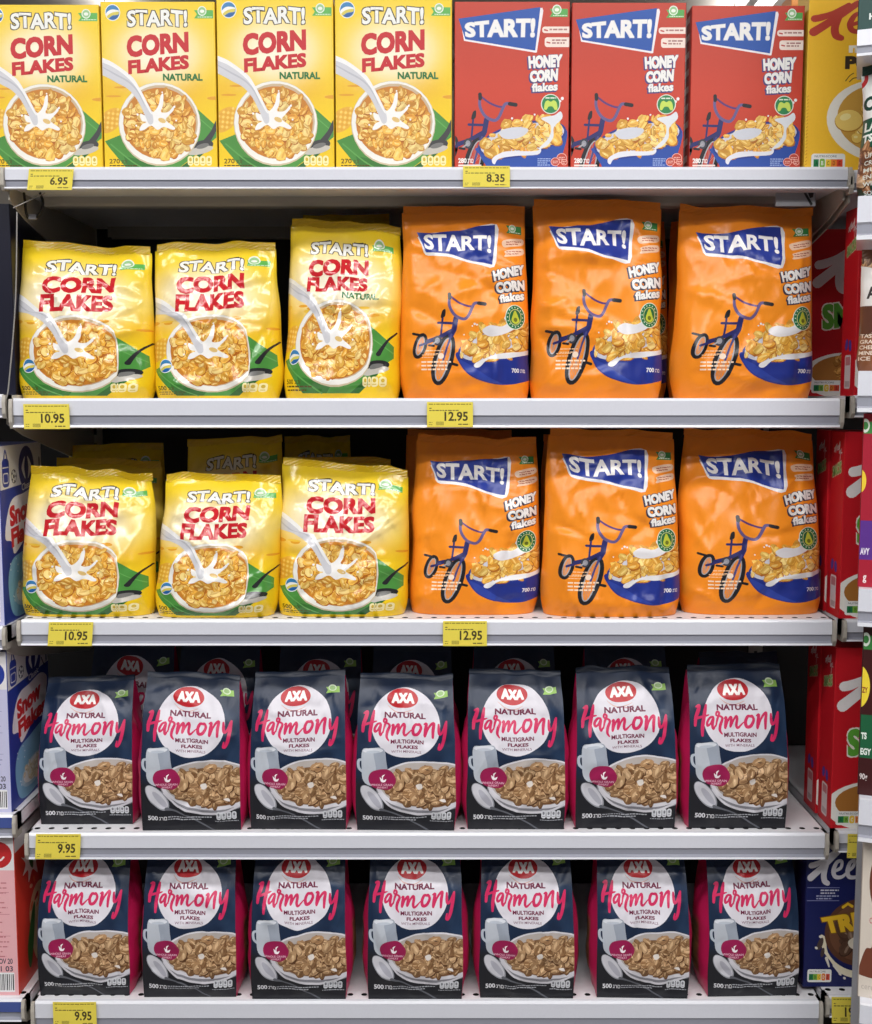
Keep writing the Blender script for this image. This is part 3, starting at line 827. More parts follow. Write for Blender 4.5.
        for x, y, q in ((690, 920, 32), (650, 942, 28), (706, 944, 20)):
            a.ell(x, y, q, q * .9, (236, 178, 164)); a.ell(x, y, q - 4, q * .9 - 4, (190, 72, 58)); a.lines(x - q * .6, y - 6, x + q * .6, 10, 2, 4, (236, 196, 184), r)
    return a


HONEY_BOX = honey_art((28, 728, 22, 993), (192, 60, 40), False, 21)
HONEY_BAG = honey_art((14, 690, 35, 1000), (240, 140, 34), True, 22)


# ------------------------------------------------------------------ navy multigrain flakes print
def multi_art(seed):
    frame = (52, 612, 95, 1004)

    def bg(X, Y):
        s = (X - 52) / 560; t = (Y - 95) / 909
        n = vnoise(s * 5, t * 4, 3) * .6 + vnoise(s * 11, t * 9, 4) * .4
        c = np.ones(X.shape + (3,)) * np.array(lin((24, 40, 66)))
        c = maskmix(c, (48, 72, 104), np.clip(n * 1.0, 0, 1))
        return maskmix(c, (32, 33, 39), np.clip((t - .58) * 9, 0, 1))
    a = Art(*frame, bg); r = random.Random(seed)
    a.ell(331, 341, 200, 202, (218, 215, 224), 0, 48)
    a.ell(311, 199, 92, 55, (186, 34, 44), 0, 36)
    a.stroke([(226, 240), (270, 272), (320, 278), (372, 258)], [2, 6, 6, 2], (214, 170, 160)); a.stroke([(318, 286), (350, 284), (378, 272)], [2, 4, 2], (196, 100, 100))
    a.text('AXA', (244, 168, 384, 226), (246, 242, 240), .075)
    mar = (112, 30, 66)
    a.text('NATURAL', (208, 276, 448, 310), mar, .045)
    # brush script
    k = 664 / 120.0; f = lambda *P: [((x * .1147 + 10) * k - 4, (y * .1146 + 40) * 1024 / 185 + 8) for x, y in P]
    pk = (206, 42, 94); lw = 4.4 * 1.0
    S = lambda P, w: a.stroke(f(*P), [q * .74 for q in w], pk, 4, safe=True)
    S([(62, 92), (88, 82), (78, 130), (58, 190), (52, 256)], [14, 26, 30, 28, 22])
    S([(46, 204), (90, 186), (150, 168), (176, 160)], [14, 20, 16, 8])
    S([(150, 72), (140, 130), (128, 200), (118, 270), (116, 345)], [16, 28, 28, 28, 18])
    S([(212, 180), (186, 186), (160, 226), (164, 256), (190, 238), (216, 190), (206, 250), (214, 286), (236, 250)], [16, 18, 20, 20, 14, 18, 22, 18, 8])
    S([(236, 262), (250, 200), (268, 150), (248, 138), (242, 168), (280, 178), (296, 200), (276, 250), (270, 300), (290, 332)], [10, 18, 18, 16, 14, 16, 20, 24, 20, 10])
    S([(318, 196), (330, 190), (324, 240), (320, 280), (344, 220), (372, 186), (376, 210), (368, 270), (396, 214), (424, 180), (432, 204), (424, 260), (440, 284), (492, 232)], [14, 22, 24, 18, 16, 22, 22, 18, 16, 20, 22, 22, 18, 8])
    S([(560, 180), (530, 178), (508, 224), (516, 270), (552, 262), (580, 210), (566, 172), (545, 182)], [18, 22, 24, 26, 24, 22, 18, 12])
    S([(612, 172), (630, 170), (620, 230), (614, 284), (644, 214), (676, 168), (700, 160), (690, 220), (686, 292)], [14, 24, 26, 18, 16, 20, 22, 26, 18])
    S([(742, 168), (742, 220), (748, 256), (776, 236), (806, 160)], [16, 24, 22, 18, 14])
    S([(812, 152), (800, 230), (780, 330), (756, 392), (738, 396), (744, 350)], [16, 26, 26, 22, 20, 12])
    a.text('MULTIGRAIN', (246, 433, 434, 458), mar, .04); a.text('FLAKES', (282, 468, 402, 489), mar, .045); a.text('WITH MINERALS', (250, 498, 420, 513), (120, 70, 96), .005)
    # table and jug
    a.blob([(84, 504), (130, 492), (204, 488), (222, 560), (230, 690), (150, 720), (96, 690), (84, 610)], (182, 188, 198), 4)
    a.blob([(150, 510), (204, 490), (222, 560), (228, 660), (176, 700), (164, 600)], (154, 162, 176), 4)
    a.ell(146, 504, 58, 15, (212, 216, 224), -4); a.ell(146, 512, 40, 8, (186, 194, 206), -4)
    a.stroke([(92, 560), (66, 566), (68, 610), (98, 640)], [12, 16, 16, 12], (180, 188, 200))
    # bowl
    a.ell(452, 728, 286, 160, (130, 130, 138), 0, 48); a.ell(452, 714, 284, 158, (212, 210, 218), 0, 48); a.ell(452, 708, 264, 143, (180, 172, 168), 0, 48)
    a.ell(456, 726, 240, 122, (118, 80, 50), 0, 40)
    a.flakes(lambda x, y: ((x - 458) / 232) ** 2 + ((y - 716) / (118 if y > 716 else 128)) ** 2 < 1 and y > 612 - (x - 330) * .06, (220, 590, 640, 850), 30, 31, BRAN, (92, 58, 34), (232, 200, 158), r, .7)
    a.blob([(390, 710), (420, 700), (426, 726), (404, 738)], (228, 220, 214)); a.blob([(520, 800), (548, 796), (556, 816), (536, 812)], (234, 226, 222)); a.blob([(440, 606), (466, 608), (454, 614)], (84, 60, 48))
    a.stroke([(182, 764), (260, 852), (400, 894), (520, 886), (610, 846)], [8, 14, 16, 14, 12], (206, 204, 212))
    # badge
    a.blob([(124, 668), (150, 626), (230, 616), (272, 656), (276, 700), (240, 742), (180, 736), (140, 716)], (150, 26, 78))
    a.blob([(188, 664), (196, 692), (216, 694), (224, 676), (208, 682), (206, 664), (216, 648), (200, 656), (200, 674)], (246, 238, 242))
    a.text('WHOLE GRAIN', (136, 704, 262, 718), (226, 176, 196), .02); a.text('WHEAT', (172, 722, 234, 735), (226, 176, 196), .02)
    # spoon
    a.ell(144, 795, 44, 94, (150, 152, 162), -36); a.ell(142, 792, 39, 87, (202, 202, 210), -36); a.ell(158, 804, 18, 62, (174, 174, 186), -36)
    a.stroke([(194, 866), (240, 880), (330, 918), (460, 1002)], [20, 10, 9, 10], (96, 98, 106))
    w = (222, 222, 228)
    a.text('500', (88, 908, 146, 938), w, .03); a.text('גרם', (152, 914, 196, 938), w, .01)
    a.lines(202, 914, 450, 14, 2, 6, (170, 172, 180), r)
    gda(a, 476, 882, 590, 932, (206, 208, 214), (120, 122, 130)); a.lines(470, 940, 600, 10, 1, 5, (160, 162, 170), r)
    a.poly([(496, 158), (578, 152), (580, 186), (496, 192), (508, 174)], (146, 190, 92)); a.ell(536, 162, 25, 18, (206, 222, 190)); a.ell(536, 162, 18, 12, (150, 186, 120))
    return a


MULTI = multi_art(31)

# ------------------------------------------------------------------ the gondola
XL, XR = px_x(10, 1.45, 0), px_x(843, 1.45, 0)
LILAC, BANDC, LIPC = lin((214, 216, 226)), lin((150, 152, 164)), lin((226, 228, 236))


def shelf_unit(name, x0, x1, z, h, depth, label, group, holes=True, brackets=True, endcap=True, railcol=None, y0=0.0, stiff=False):
    root = empty(name, ((x0 + x1) / 2, y0, z)); w = (x1 - x0) / 2
    d = MB()
    # front strip of the deck with round-ended punched slots, then plain sheet, folded edges
    n = max(2, int(round((x1 - x0) / .0236))); cw = 2 * w / n; ys, ye = .012, .036
    for i in range(n):
        a, b = -w + i * cw, -w + (i + 1) * cw; cx, cy = (a + b) / 2, (ys + ye) / 2 - .003
        if holes:
            ring = [(cx + .0052 * math.cos(q), cy + .0048 * math.sin(q)) for q in np.arange(8) * math.pi / 4 + math.pi / 8]
            o = [(b, (ys + ye) / 2), (b, ye), (cx, ye), (a, ye), (a, (ys + ye) / 2), (a, ys), (cx, ys), (b, ys)]
            V = [(x, y, 0) for x, y in ring] + [(x, y, 0) for x, y in o] + [(x, y, -.004) for x, y in ring]
            # outer point k faces ring direction k*45 deg
            F = []
            for k in range(8):
                k2 = (k + 1) % 8
                F.append((k, 8 + (k + 1) % 8, k2)); F.append((k, 8 + k, 8 + (k + 1) % 8)); 
            d.add(V, F)
            d.add(V[:8] + V[16:], [(k, (k + 1) % 8, 8 + (k + 1) % 8, 8 + k) for k in range(8)], mi=1)  # hole walls coloured black to stand for the shade inside
        else:
            d.add([(a, ys, 0), (b, ys, 0), (b, ye, 0), (a, ye, 0)], [(0, 1, 2, 3)])
    if holes: d.add([(-w, ys, -.0045), (w, ys, -.0045), (w, ye, -.0045), (-w, ye, -.0045)], [(0, 1, 2, 3)], mi=1)  # black sheet put in as the darkness seen through the holes
    d.add([(-w, ye, 0), (w, ye, 0), (w, depth, 0), (-w, depth, 0)], [(0, 1, 2, 3)])
    d.add([(-w, 0, 0), (w, 0, 0), (w, ys, 0), (-w, ys, 0)], [(0, 1, 2, 3)])
    d.box(-w, w, .003, depth, -.026, -.022)
    d.box(-w, w, 0, .003, -.026, 0); d.box(-w, w, depth - .003, depth, -.026, 0)
    d.box(-w, -w + .002, .003, depth, -.026, 0); d.box(w - .002, w, .003, depth, -.026, 0)
    d.build('deck', [M_STEEL, M_BLACK], root)
    r = MB(); e = .006
    prof = [(.004, .0012), (-.0015, .0012), (-.004, -.003), (-.0045, -.56 * h), (-.002, -.61 * h), (-.0012, -.84 * h), (-.0075, -.90 * h), (-.0085, -.97 * h), (-.006, -h), (.001, -h), (.001, -.004)]
    U1 = railcol or LILAC
    r.extrude_x(prof, -w + e, w - e, [LIPC, LIPC, U1, BANDC if not railcol else U1, BANDC, BANDC, LIPC, LIPC, LIPC, BANDC, BANDC])
    for q in (-w + e, w - e): r.add([(q, *p) for p in prof], [tuple(range(len(prof)))], LILAC)
    r.build('price_rail', M_RAILP, root)
    if endcap:
        for sg in (-1, 1):
            c = MB(); xa = sg * w - (.0055 if sg > 0 else 0)
            c.prism_x([(-.0065, 0), (-.0095, -.3 * h), (-.0095, -.8 * h), (-.004, -h * 1.02), (.02, -h * 1.02), (.02, 0)], xa, xa + .0055)
            c.build('end_cap', M_BEIGE, root)
    if stiff:
        s = MB(); s.prism_x([(.1, -.026), (.1, pt(436, 206, .1).z - z + .004), (.104, pt(436, 206, .1).z - z), (.128, pt(436, 206, .1).z - z), (.132, -.026)], -w + .03, w - .03); s.build('stiffener', M_BEIGE, root)
    if brackets:
        for sg in (-1, 1):
            b = MB(); xa = sg * (w - .004)
            b.prism_x([(.012, -.026), (.012, -.046), (.08, -.066), (depth - .03, -.135), (depth, -.135), (depth, -.026)], min(xa, xa - sg * .003), max(xa, xa - sg * .003))
            b.build('bracket', M_BEIGE, root)
    tag(root, label, 'shelf', group)
    return root


Z1, Z2, Z3, Z4, Z5 = (pt(436, y, 0).z for y in (168, 399, 620, 833, 1001))
hh = lambda y0, y1: pt(436, y0, 0).z - pt(436, y1, 0).z
DEPTH = .466
SH = [('top', Z1, hh(168, 190)), ('second', Z2, hh(399, 428)), ('third', Z3, hh(620, 645)), ('fourth', Z4, hh(833, 858)), ('lowest', Z5, hh(1001, 1029))]
desc = ['white metal shelf carrying the yellow and red cereal cartons', 'white metal shelf just below the tall gap, carrying six upright cereal pouches',
        'white metal shelf carrying the yellow and orange pouches with more stock behind', 'white perforated shelf carrying the two rows of navy flakes bags',
        'lowest white perforated shelf carrying a single row of navy flakes bags']
for (nm, z, h), lb in zip(SH, desc):
    shelf_unit('shelf', XL, XR, z, h, DEPTH, lb, 'shelves of the middle bay', stiff=nm == 'top', brackets=nm == 'top')

fr = empty('gondola_frame', (0, DEPTH + .004, 0))
bw = MB()
bw.box(-1.5, 1.5, .0, .012, .1, Z1 + .02, mi=0)
bw.build('back_panel', M_DARK, fr)
for x in (XL - .006, XR + .006):
    p = MB(); p.box(x - .014, x + .014, -.002, .05, 0, Z1 + .03)
    for k in range(40): p.box(x - .003, x + .003, -.0035, -.002, .2 + k * .042, .225 + k * .042, mi=1)
    p.build('upright', [M_BEIGE, M_BLACK], fr)
tag(fr, 'dark perforated back panel and uprights holding the shelves', 'shelf frame')
ft = MB(); ft.prism_x([(.02, 0), (.02, .1), (.03, .12), (DEPTH - .01, .12), (DEPTH - .01, 0)], -1.5, 1.5); tag(ft.build('base_plinth', M_BEIGE), 'beige steel base plinth under the whole shelf run', 'plinth')
bm = MB(); zb0, zb1 = pt(300, 238, .44).z, pt(300, 211, .44).z
bm.prism_x([(DEPTH - .035, zb0), (DEPTH - .035, zb1), (DEPTH - .006, zb1), (DEPTH - .006, zb0), (DEPTH - .012, zb0 + .004)], XL + .04, XR - .04); tag(bm.build('back_rail', M_BEIGE), 'long beige crossbar on the back panel under the top shelf', 'crossbar')

# neighbouring shelves, seen at the frame edges
LW = .42
ZL = {3: pt(3, 627, 0).z, 4: pt(3, 815, 0).z, 5: pt(8, 999, 0).z, 2: pt(3, 395, 0).z}
lx1 = XL - .010
BLUE = lin((66, 84, 150))
for k, lb in ((2, 'shelf end beside the left edge of the second pouch shelf'), (3, 'left neighbour shelf under the blue and white carton standing highest'),
              (4, 'left neighbour shelf with blue price strip under the lower blue carton'), (5, 'left neighbour shelf under the pink carton with blue price strip')):
    xe = {2: px_x(7, ZL[2], 0), 3: px_x(7, ZL[3], 0), 4: px_x(17, ZL[4], 0), 5: px_x(26, ZL[5], 0)}[k]
    shelf_unit('shelf', xe - LW, xe, ZL[k], .036, DEPTH, lb, 'shelves of the left bay', railcol=BLUE if k > 3 else None, brackets=k != 4)
ZR = {1: pt(853, 171, 0).z, 2: pt(853, 396, 0).z, 3: pt(850, 620, 0).z, 4: pt(845, 831, 0).z, 5: pt(840, 996, 0).z}
for k, xa, lb in ((1, 849, 'right neighbour shelf under the amber honey cereal carton'), (2, 850, 'right neighbour shelf under the upper red carton'),
                  (3, 842, 'right neighbour shelf under the middle red carton'), (4, 834, 'right neighbour shelf under the lowest red carton with a narrow yellow ticket'),
                  (5, 825, 'right neighbour shelf under the navy chocolate cereal carton')):
    xs = px_x(xa, ZR[k], 0)
    shelf_unit('shelf', xs, xs + .45, ZR[k], .034, DEPTH, lb, 'shelves of the right bay', brackets=k == 1)

# ------------------------------------------------------------------ top row of cartons
ORD = ['leftmost', 'second from left', 'third from left', 'fourth from left', 'fifth from left', 'sixth from left', 'rightmost']
FY = .022


def place_box(name, xa, xb, yt, yb, z, depth, Y, **kw):
    x0, x1 = px_x(xa, z + .1, Y), px_x(xb, z + .1, Y)
    h = pt((xa + xb) / 2, yt, Y).z - z
    return carton(name, x1 - x0, depth, h, loc=((x0 + x1) / 2, Y + depth / 2, z + 3e-4), **kw), (x0 + x1) / 2, x1 - x0, h


ylab = ['yellow corn flakes carton on the top shelf, leftmost, cut by the photo edge',
        'yellow corn flakes carton on the top shelf, second from left', 'yellow corn flakes carton on the top shelf, third from left',
        'yellow corn flakes carton on the top shelf, right beside the red cartons']
for (xa, xb, yt), lb in zip(((-13, 101.5, 5), (103, 216.5, 2), (218, 334, -1), (335.5, 452, -1)), ylab):
    o, *_ = place_box('cereal_box', xa, xb, yt, 165, Z1, .062, FY, cols=((243, 208, 36), (226, 186, 40)), front=CORN_BOX)
    tag(o, lb, 'cereal box', 'yellow cartons on the top shelf')

side_r = Art(0, 60, 0, 300, (172, 46, 34)); rr = random.Random(5)
for k in range(9):
    side_r.rect(14, 12 + k * 32, 46, 24 + k * 32, (226, 214, 206)); side_r.lines(16, 27 + k * 32, 46, 4, 2, 2, (60, 24, 22), rr)
rlab = ['red honey corn flakes carton on the top shelf, leftmost, beside the yellow ones', 'red honey corn flakes carton in the middle of the three on the top shelf',
        'red honey corn flakes carton on the top shelf, nearest the amber carton']
for k, ((xa, xb, yt), lb) in enumerate(zip(((454.5, 569, 2), (571, 684.5, 3), (690, 802, 6)), rlab)):
    o, *_ = place_box('cereal_box', xa, xb, yt, 165, Z1, .058, FY, cols=((192, 60, 40), (172, 46, 34)), front=HONEY_BOX, left=side_r)
    tag(o, lb, 'cereal box', 'red cartons on the top shelf')


# script capital and vowel of the cereal maker's wordmark
def script_ke(a, f, col, w=1.0, ell=True):
    S = lambda P, q: a.stroke([f(x, y) for x, y in P], [v * w for v in q], col, safe=True)
    S([(262, 0), (200, 58), (130, 122), (62, 180)], [34, 40, 44, 50])
    S([(64, 96), (96, 88), (150, 62), (222, 8)], [40, 40, 30, 24])
    S([(178, 84), (160, 150), (166, 200), (190, 218)], [36, 42, 42, 34])
    S([(226, 138), (282, 112), (288, 66), (252, 74), (230, 130), (244, 172), (292, 174), (336, 138)], [20, 24, 22, 26, 34, 30, 24, 16])
    S([(330, 138), (372, 106), (384, 62), (350, 76), (334, 130), (346, 172), (396, 174), (430, 140)], [20, 24, 22, 26, 34, 30, 24, 16])
    if ell: S([(430, 140), (470, 60), (478, -30), (446, 30), (440, 150), (480, 176)], [16, 22, 22, 26, 32, 20])


# amber honey cereal carton in the next bay (its cartoon figure and scan code are left out)
amb = Art(165, 800, -130, 1010, (248, 194, 52)); ra = random.Random(8)
script_ke(amb, lambda x, y: (165 + (x - 40) * 1.12, 15 + y * .92), (186, 66, 52), 1.0)
amb.text('miel', (375, 240, 560, 302), (246, 240, 226), .06); amb.text('POPS', (358, 318, 620, 398), (58, 46, 36), .07)
amb.stroke([(365, 465), (385, 435), (405, 420)], 5, (60, 46, 36)); amb.stroke([(385, 470), (405, 450), (430, 445)], 5, (60, 46, 36))
amb.ell(560, 700, 290, 240, (240, 236, 226), 12, 40); amb.ell(575, 690, 250, 205, (206, 158, 70), 12, 40)
for k in range(70):
    t, q = ra.uniform(0, 6.28), math.sqrt(ra.random()) * .92
    x, y = 575 + 235 * q * math.cos(t), 690 + 190 * q * math.sin(t); s_ = ra.uniform(22, 30)
    amb.ell(x, y + 3, s_, s_, (176, 122, 44), 0, 14); amb.ell(x, y, s_ * .94, s_ * .94, ra.choice([(240, 204, 104), (230, 188, 84), (246, 214, 124)]), 0, 14); amb.ell(x - 6, y - 8, s_ * .4, s_ * .3, (250, 230, 160), 0, 8)
amb.ell(390, 700, 76, 66, (186, 130, 48), 0, 24); amb.ell(388, 696, 72, 62, (242, 208, 112), 0, 24); amb.ell(370, 676, 30, 20, (250, 232, 160), -20, 14)
nutri_score(amb, 198, 892, 376, 985, 1)
for k in range(22): amb.stroke([(166, 560 + k * 20), (174, 552 + k * 20)], 4, (214, 150, 36), smooth=False)
xa_ = px_x(806, ZR[1] + .1, FY)
o = carton('cereal_box', .19, .058, pt(830, -21.6, FY).z - ZR[1], ((236, 178, 42), (246, 206, 70)), (xa_ + .095, FY + .029, ZR[1] + 3e-4), front=amb)
tag(o, 'amber honey cereal carton at the right end of the top row', 'cereal box')
o = carton('cereal_box', .19, .055, .30, ((226, 150, 70), (224, 148, 72)), (px_x(786, Z1 + .28, .12) + .10, .135, ZR[1] + 3e-4), front=Art(0, 1, 0, 1, (226, 150, 70)))
tag(o, 'pale orange carton just showing behind the amber honey carton', 'cereal box')

# ------------------------------------------------------------------ pouches on shelves two and three
YEL, ORA = (232, 192, 22), (238, 138, 34)


def Yof(y, z):
    v = (y - 512) / FPX; t = (z - ZC) / (-SP - v * CP); return t * (CP - v * SP) - DIST


def place_pillow(art, colr, m, xa, xb, yt, yb, z, D, Yf, seed, lab, grp, lean=0.07, **kw):
    if yb > 600: Yf = Yof(yb, z) - .010
    Yc = Yf + D / 2
    x0, x1 = px_x(xa, z + .12, Yc), px_x(xb, z + .12, Yc)
    ztop = pt((xa + xb) / 2, yt, Yc + .28 * math.sin(lean)).z
    H = (ztop - z) / math.cos(lean) - .012
    o = pillow_bag('cereal_bag', art, colr, m, x1 - x0, H, D, ((x0 + x1) / 2, Yc, z + 6e-4), -lean, seed, **kw)
    return tag(o, lab, 'cereal bag', grp)


gy2, go2 = 'yellow pouches at the front of the second shelf', 'orange pouches at the front of the second shelf'
gy3, go3 = 'yellow pouches at the front of the third shelf', 'orange pouches at the front of the third shelf'
P = place_pillow
P(CORN_BAG, YEL, M_GLOSSY, 18, 154.5, 245, 398, Z2, .088, .03, 101, 'yellow corn flakes pouch, leftmost on the second shelf', gy2, tilt=-.006, rays=7, roll=0)
P(CORN_BAG, YEL, M_GLOSSY, 155.5, 282, 243, 398, Z2, .088, .03, 102, 'yellow corn flakes pouch on the second shelf, between two other yellow ones', gy2, tilt=.002, rays=12, roll=-0.025)
P(CORN_BAG_N, YEL, M_GLOSSY, 284, 400, 223, 397, Z2, .088, .032, 103, 'taller yellow corn flakes pouch on the second shelf with a green word under its title', gy2, tilt=-.006, rays=8, roll=0.035)
P(HONEY_BAG, ORA, M_ORANGE, 401.5, 529, 206, 396, Z2, .09, .032, 104, 'orange honey corn flakes pouch on the second shelf, beside the yellow ones', go2, tilt=.0, lean=.015, topw=.95, roll=-0.01, crumple=1.35)
P(HONEY_BAG, ORA, M_ORANGE, 531, 661, 200, 396, Z2, .09, .032, 105, 'orange honey corn flakes pouch on the second shelf, middle of three', go2, tilt=-.003, lean=.015, topw=.97, roll=0, crumple=1.35)
P(HONEY_BAG, ORA, M_ORANGE, 672, 811, 206, 397, Z2, .09, .03, 106, 'orange honey corn flakes pouch on the second shelf, nearest the red cartons', go2, tilt=-.002, lean=.015, topw=.95, roll=0.02, crumple=1.35)
P(CORN_BAG, YEL, M_GLOSSY, 20, 154, 469, 617, Z3, .09, .038, 107, 'yellow corn flakes pouch, leftmost on the third shelf', gy3, tilt=-.007, topw=.92, rays=6, roll=0.04)
P(CORN_BAG, YEL, M_GLOSSY, 154, 276, 474, 618, Z3, .09, .04, 108, 'yellow corn flakes pouch on the third shelf, middle of the front three', gy3, tilt=-.002, rays=8, roll=0.085)
P(CORN_BAG, YEL, M_GLOSSY, 277, 407, 463, 617, Z3, .09, .04, 109, 'yellow corn flakes pouch on the third shelf, beside the orange ones', gy3, tilt=-.009, topw=.96, rays=12, roll=0.03)
P(HONEY_BAG, ORA, M_ORANGE, 409, 538, 437, 615, Z3, .09, .042, 110, 'orange honey corn flakes pouch on the third shelf, beside the yellow ones', go3, tilt=-.004, topw=.92, roll=0.03, crumple=1.35)
P(HONEY_BAG, ORA, M_ORANGE, 542, 679, 430, 617, Z3, .09, .036, 111, 'orange honey corn flakes pouch on the third shelf, middle of three', go3, tilt=-.004, topw=.9, roll=0.01, crumple=1.35)
P(HONEY_BAG, ORA, M_ORANGE, 680, 822, 430, 615, Z3, .09, .036, 112, 'orange honey corn flakes pouch on the third shelf, nearest the red cartons', go3, tilt=-.004, topw=.9, roll=-0.02, crumple=1.35)


def copy_tree(o, loc, rot=None):
    c = o.copy(); COL.objects.link(c); c.location = loc
    if rot: c.rotation_euler = rot
    for ch in o.children:
        k = ch.copy(); COL.objects.link(k); k.parent = c
    return c


THINGS = {o['label']: o for o in COL.objects if 'label' in o and o.parent is None}


def behind(src, x_px, y_top, Y, z, lab, grp, h0, rot):
    """another pouch of the same kind standing further back; it stands on the deck and leans"""
    x = px_x(x_px, z + .18, Y); s = THINGS[src]
    return tag(copy_tree(s, (x, Y, z + 6e-4), rot), lab, 'cereal bag', grp)


gb3 = 'yellow pouches standing behind on the third shelf'
L1, L2, L3 = ('yellow corn flakes pouch, leftmost on the third shelf', 'yellow corn flakes pouch on the third shelf, middle of the front three', 'yellow corn flakes pouch on the third shelf, beside the orange ones')
O1 = 'orange honey corn flakes pouch on the third shelf, beside the yellow ones'


def back(art, colr, m, xa, xb, yt, z, Yf, seed, lab, grp, **kw):
    return P(art, colr, m, xa, xb, yt, 0, z, .085, Yf, seed, lab, grp, **kw)


back(CORN_BAG, YEL, M_GLOSSY, 53, 164, 459, Z3, .16, 121, 'yellow pouch directly behind the leftmost pouch of the third shelf', gb3, tilt=-.004)
back(CORN_BAG, YEL, M_GLOSSY, 66, 166, 444, Z3, .275, 122, 'yellow pouch furthest back at the left of the third shelf', gb3, tilt=.002)
back(CORN_BAG, YEL, M_GLOSSY, 184, 285, 438, Z3, .155, 123, 'yellow pouch standing behind the middle front pouch, its title showing above', gb3, tilt=.003)
back(CORN_BAG, YEL, M_GLOSSY, 282, 352, 437, Z3, .30, 124, 'narrow-looking yellow pouch furthest back right of centre on the third shelf', gb3)
back(CORN_BAG, YEL, M_GLOSSY, 288, 394, 457, Z3, .16, 125, 'yellow pouch just peeping over the front pouch beside the orange ones', gb3, tilt=-.002)
back(HONEY_BAG, ORA, M_ORANGE, 404, 515, 430, Z3, .17, 126, 'orange pouch in the shade behind the left orange pouch of the third shelf', 'orange pouches standing behind on the third shelf')
back(HONEY_BAG, ORA, M_ORANGE, 540, 650, 434, Z3, .17, 127, 'orange pouch in the shade behind the middle orange pouch of the third shelf', 'orange pouches standing behind on the third shelf')
back(CORN_BAG_N, YEL, M_GLOSSY, 300, 392, 215, Z2, .16, 128, 'yellow pouch just peeping over the top of the taller yellow pouch of the second shelf', 'pouches standing behind on the second shelf')
back(HONEY_BAG, ORA, M_ORANGE, 556, 668, 222, Z2, .18, 129, 'orange pouch in the shade behind the middle orange pouch of the second shelf', 'pouches standing behind on the second shelf')
back(HONEY_BAG, ORA, M_ORANGE, 668, 778, 222, Z2, .18, 130, 'orange pouch in the shade behind the right orange pouch of the second shelf', 'pouches standing behind on the second shelf')

# ------------------------------------------------------------------ navy bags on shelves four and five
NAVY, CRIM, WIN = (26, 40, 64), (188, 32, 88), (134, 98, 64)


def place_gusset(xa, xb, yt, z, D, Yf, seed, lab, grp, lean=.05, **kw):
    Yf = Yf if Yf > .1 else Yof(Yf * 1e4, z) - .006
    Yc = Yf + D / 2
    x0, x1 = px_x(xa, z + .12, Yf), px_x(xb, z + .12, Yf)
    ztop = pt((xa + xb) / 2, yt, Yc + .26 * math.sin(lean)).z
    H = (ztop - z) / math.cos(lean) - .009
    o = gusset_bag('flakes_bag', MULTI, NAVY, CRIM, WIN, M_NAVY, (x1 - x0) * .985, H, D, ((x0 + x1) / 2, Yc, z + 6e-4), -lean, seed, **kw)
    return tag(o, lab, 'cereal bag', grp)


row4 = [(37, 131, 676, .0824), (139, 239, 673, .0830), (249, 346, 671, .0829), (356, 456, 674, .0830), (467, 566, 670, .0829), (576, 677, 667, .0828), (690, 789, 664, .0828)]
row5 = [(36, 128, 840, .0995), (141, 235, 840, .0997), (250, 346, 840, .0999), (367, 463, 840, .0999), (480, 575, 840, .0998), (598, 691, 840, .0998), (708, 800, 840, .0996)]
for k, (xa, xb, yt, Y) in enumerate(row4):
    place_gusset(xa, xb, yt, Z4, .086, Y, 201 + k, 'navy multigrain flakes bag, %s in the front row of the fourth shelf' % ORD[k], 'navy bags in the front row of the fourth shelf', tilt=random.Random(k).uniform(-.003, .003), rotz=R(random.Random(k + 5).uniform(-2, 2)))
for k, (xa, xb, yt, Y) in enumerate(row5):
    place_gusset(xa, xb, yt, Z5, .105, Y, 221 + k, 'navy multigrain flakes bag, %s on the lowest shelf' % ORD[k], 'navy bags on the lowest shelf', lean=.04, tilt=random.Random(k + 40).uniform(-.003, .003), rotz=R(random.Random(k + 9).uniform(-2, 2)))
rowb = [(88, 174, 642, .126), (176, 260, 645, .125), (276, 362, 645, .125), (370, 454, 646, .125), (472, 558, 645, .125), (584, 670, 645, .125), (700, 784, 652, .125)]
for k, (xa, xb, yt, Y) in enumerate(rowb):
    place_gusset(xa, xb, yt, Z4, .074, Y, 241 + k, 'shaded navy flakes bag in the back row of the fourth shelf, %s' % ORD[k], 'navy bags in the back row of the fourth shelf', lean=.03)

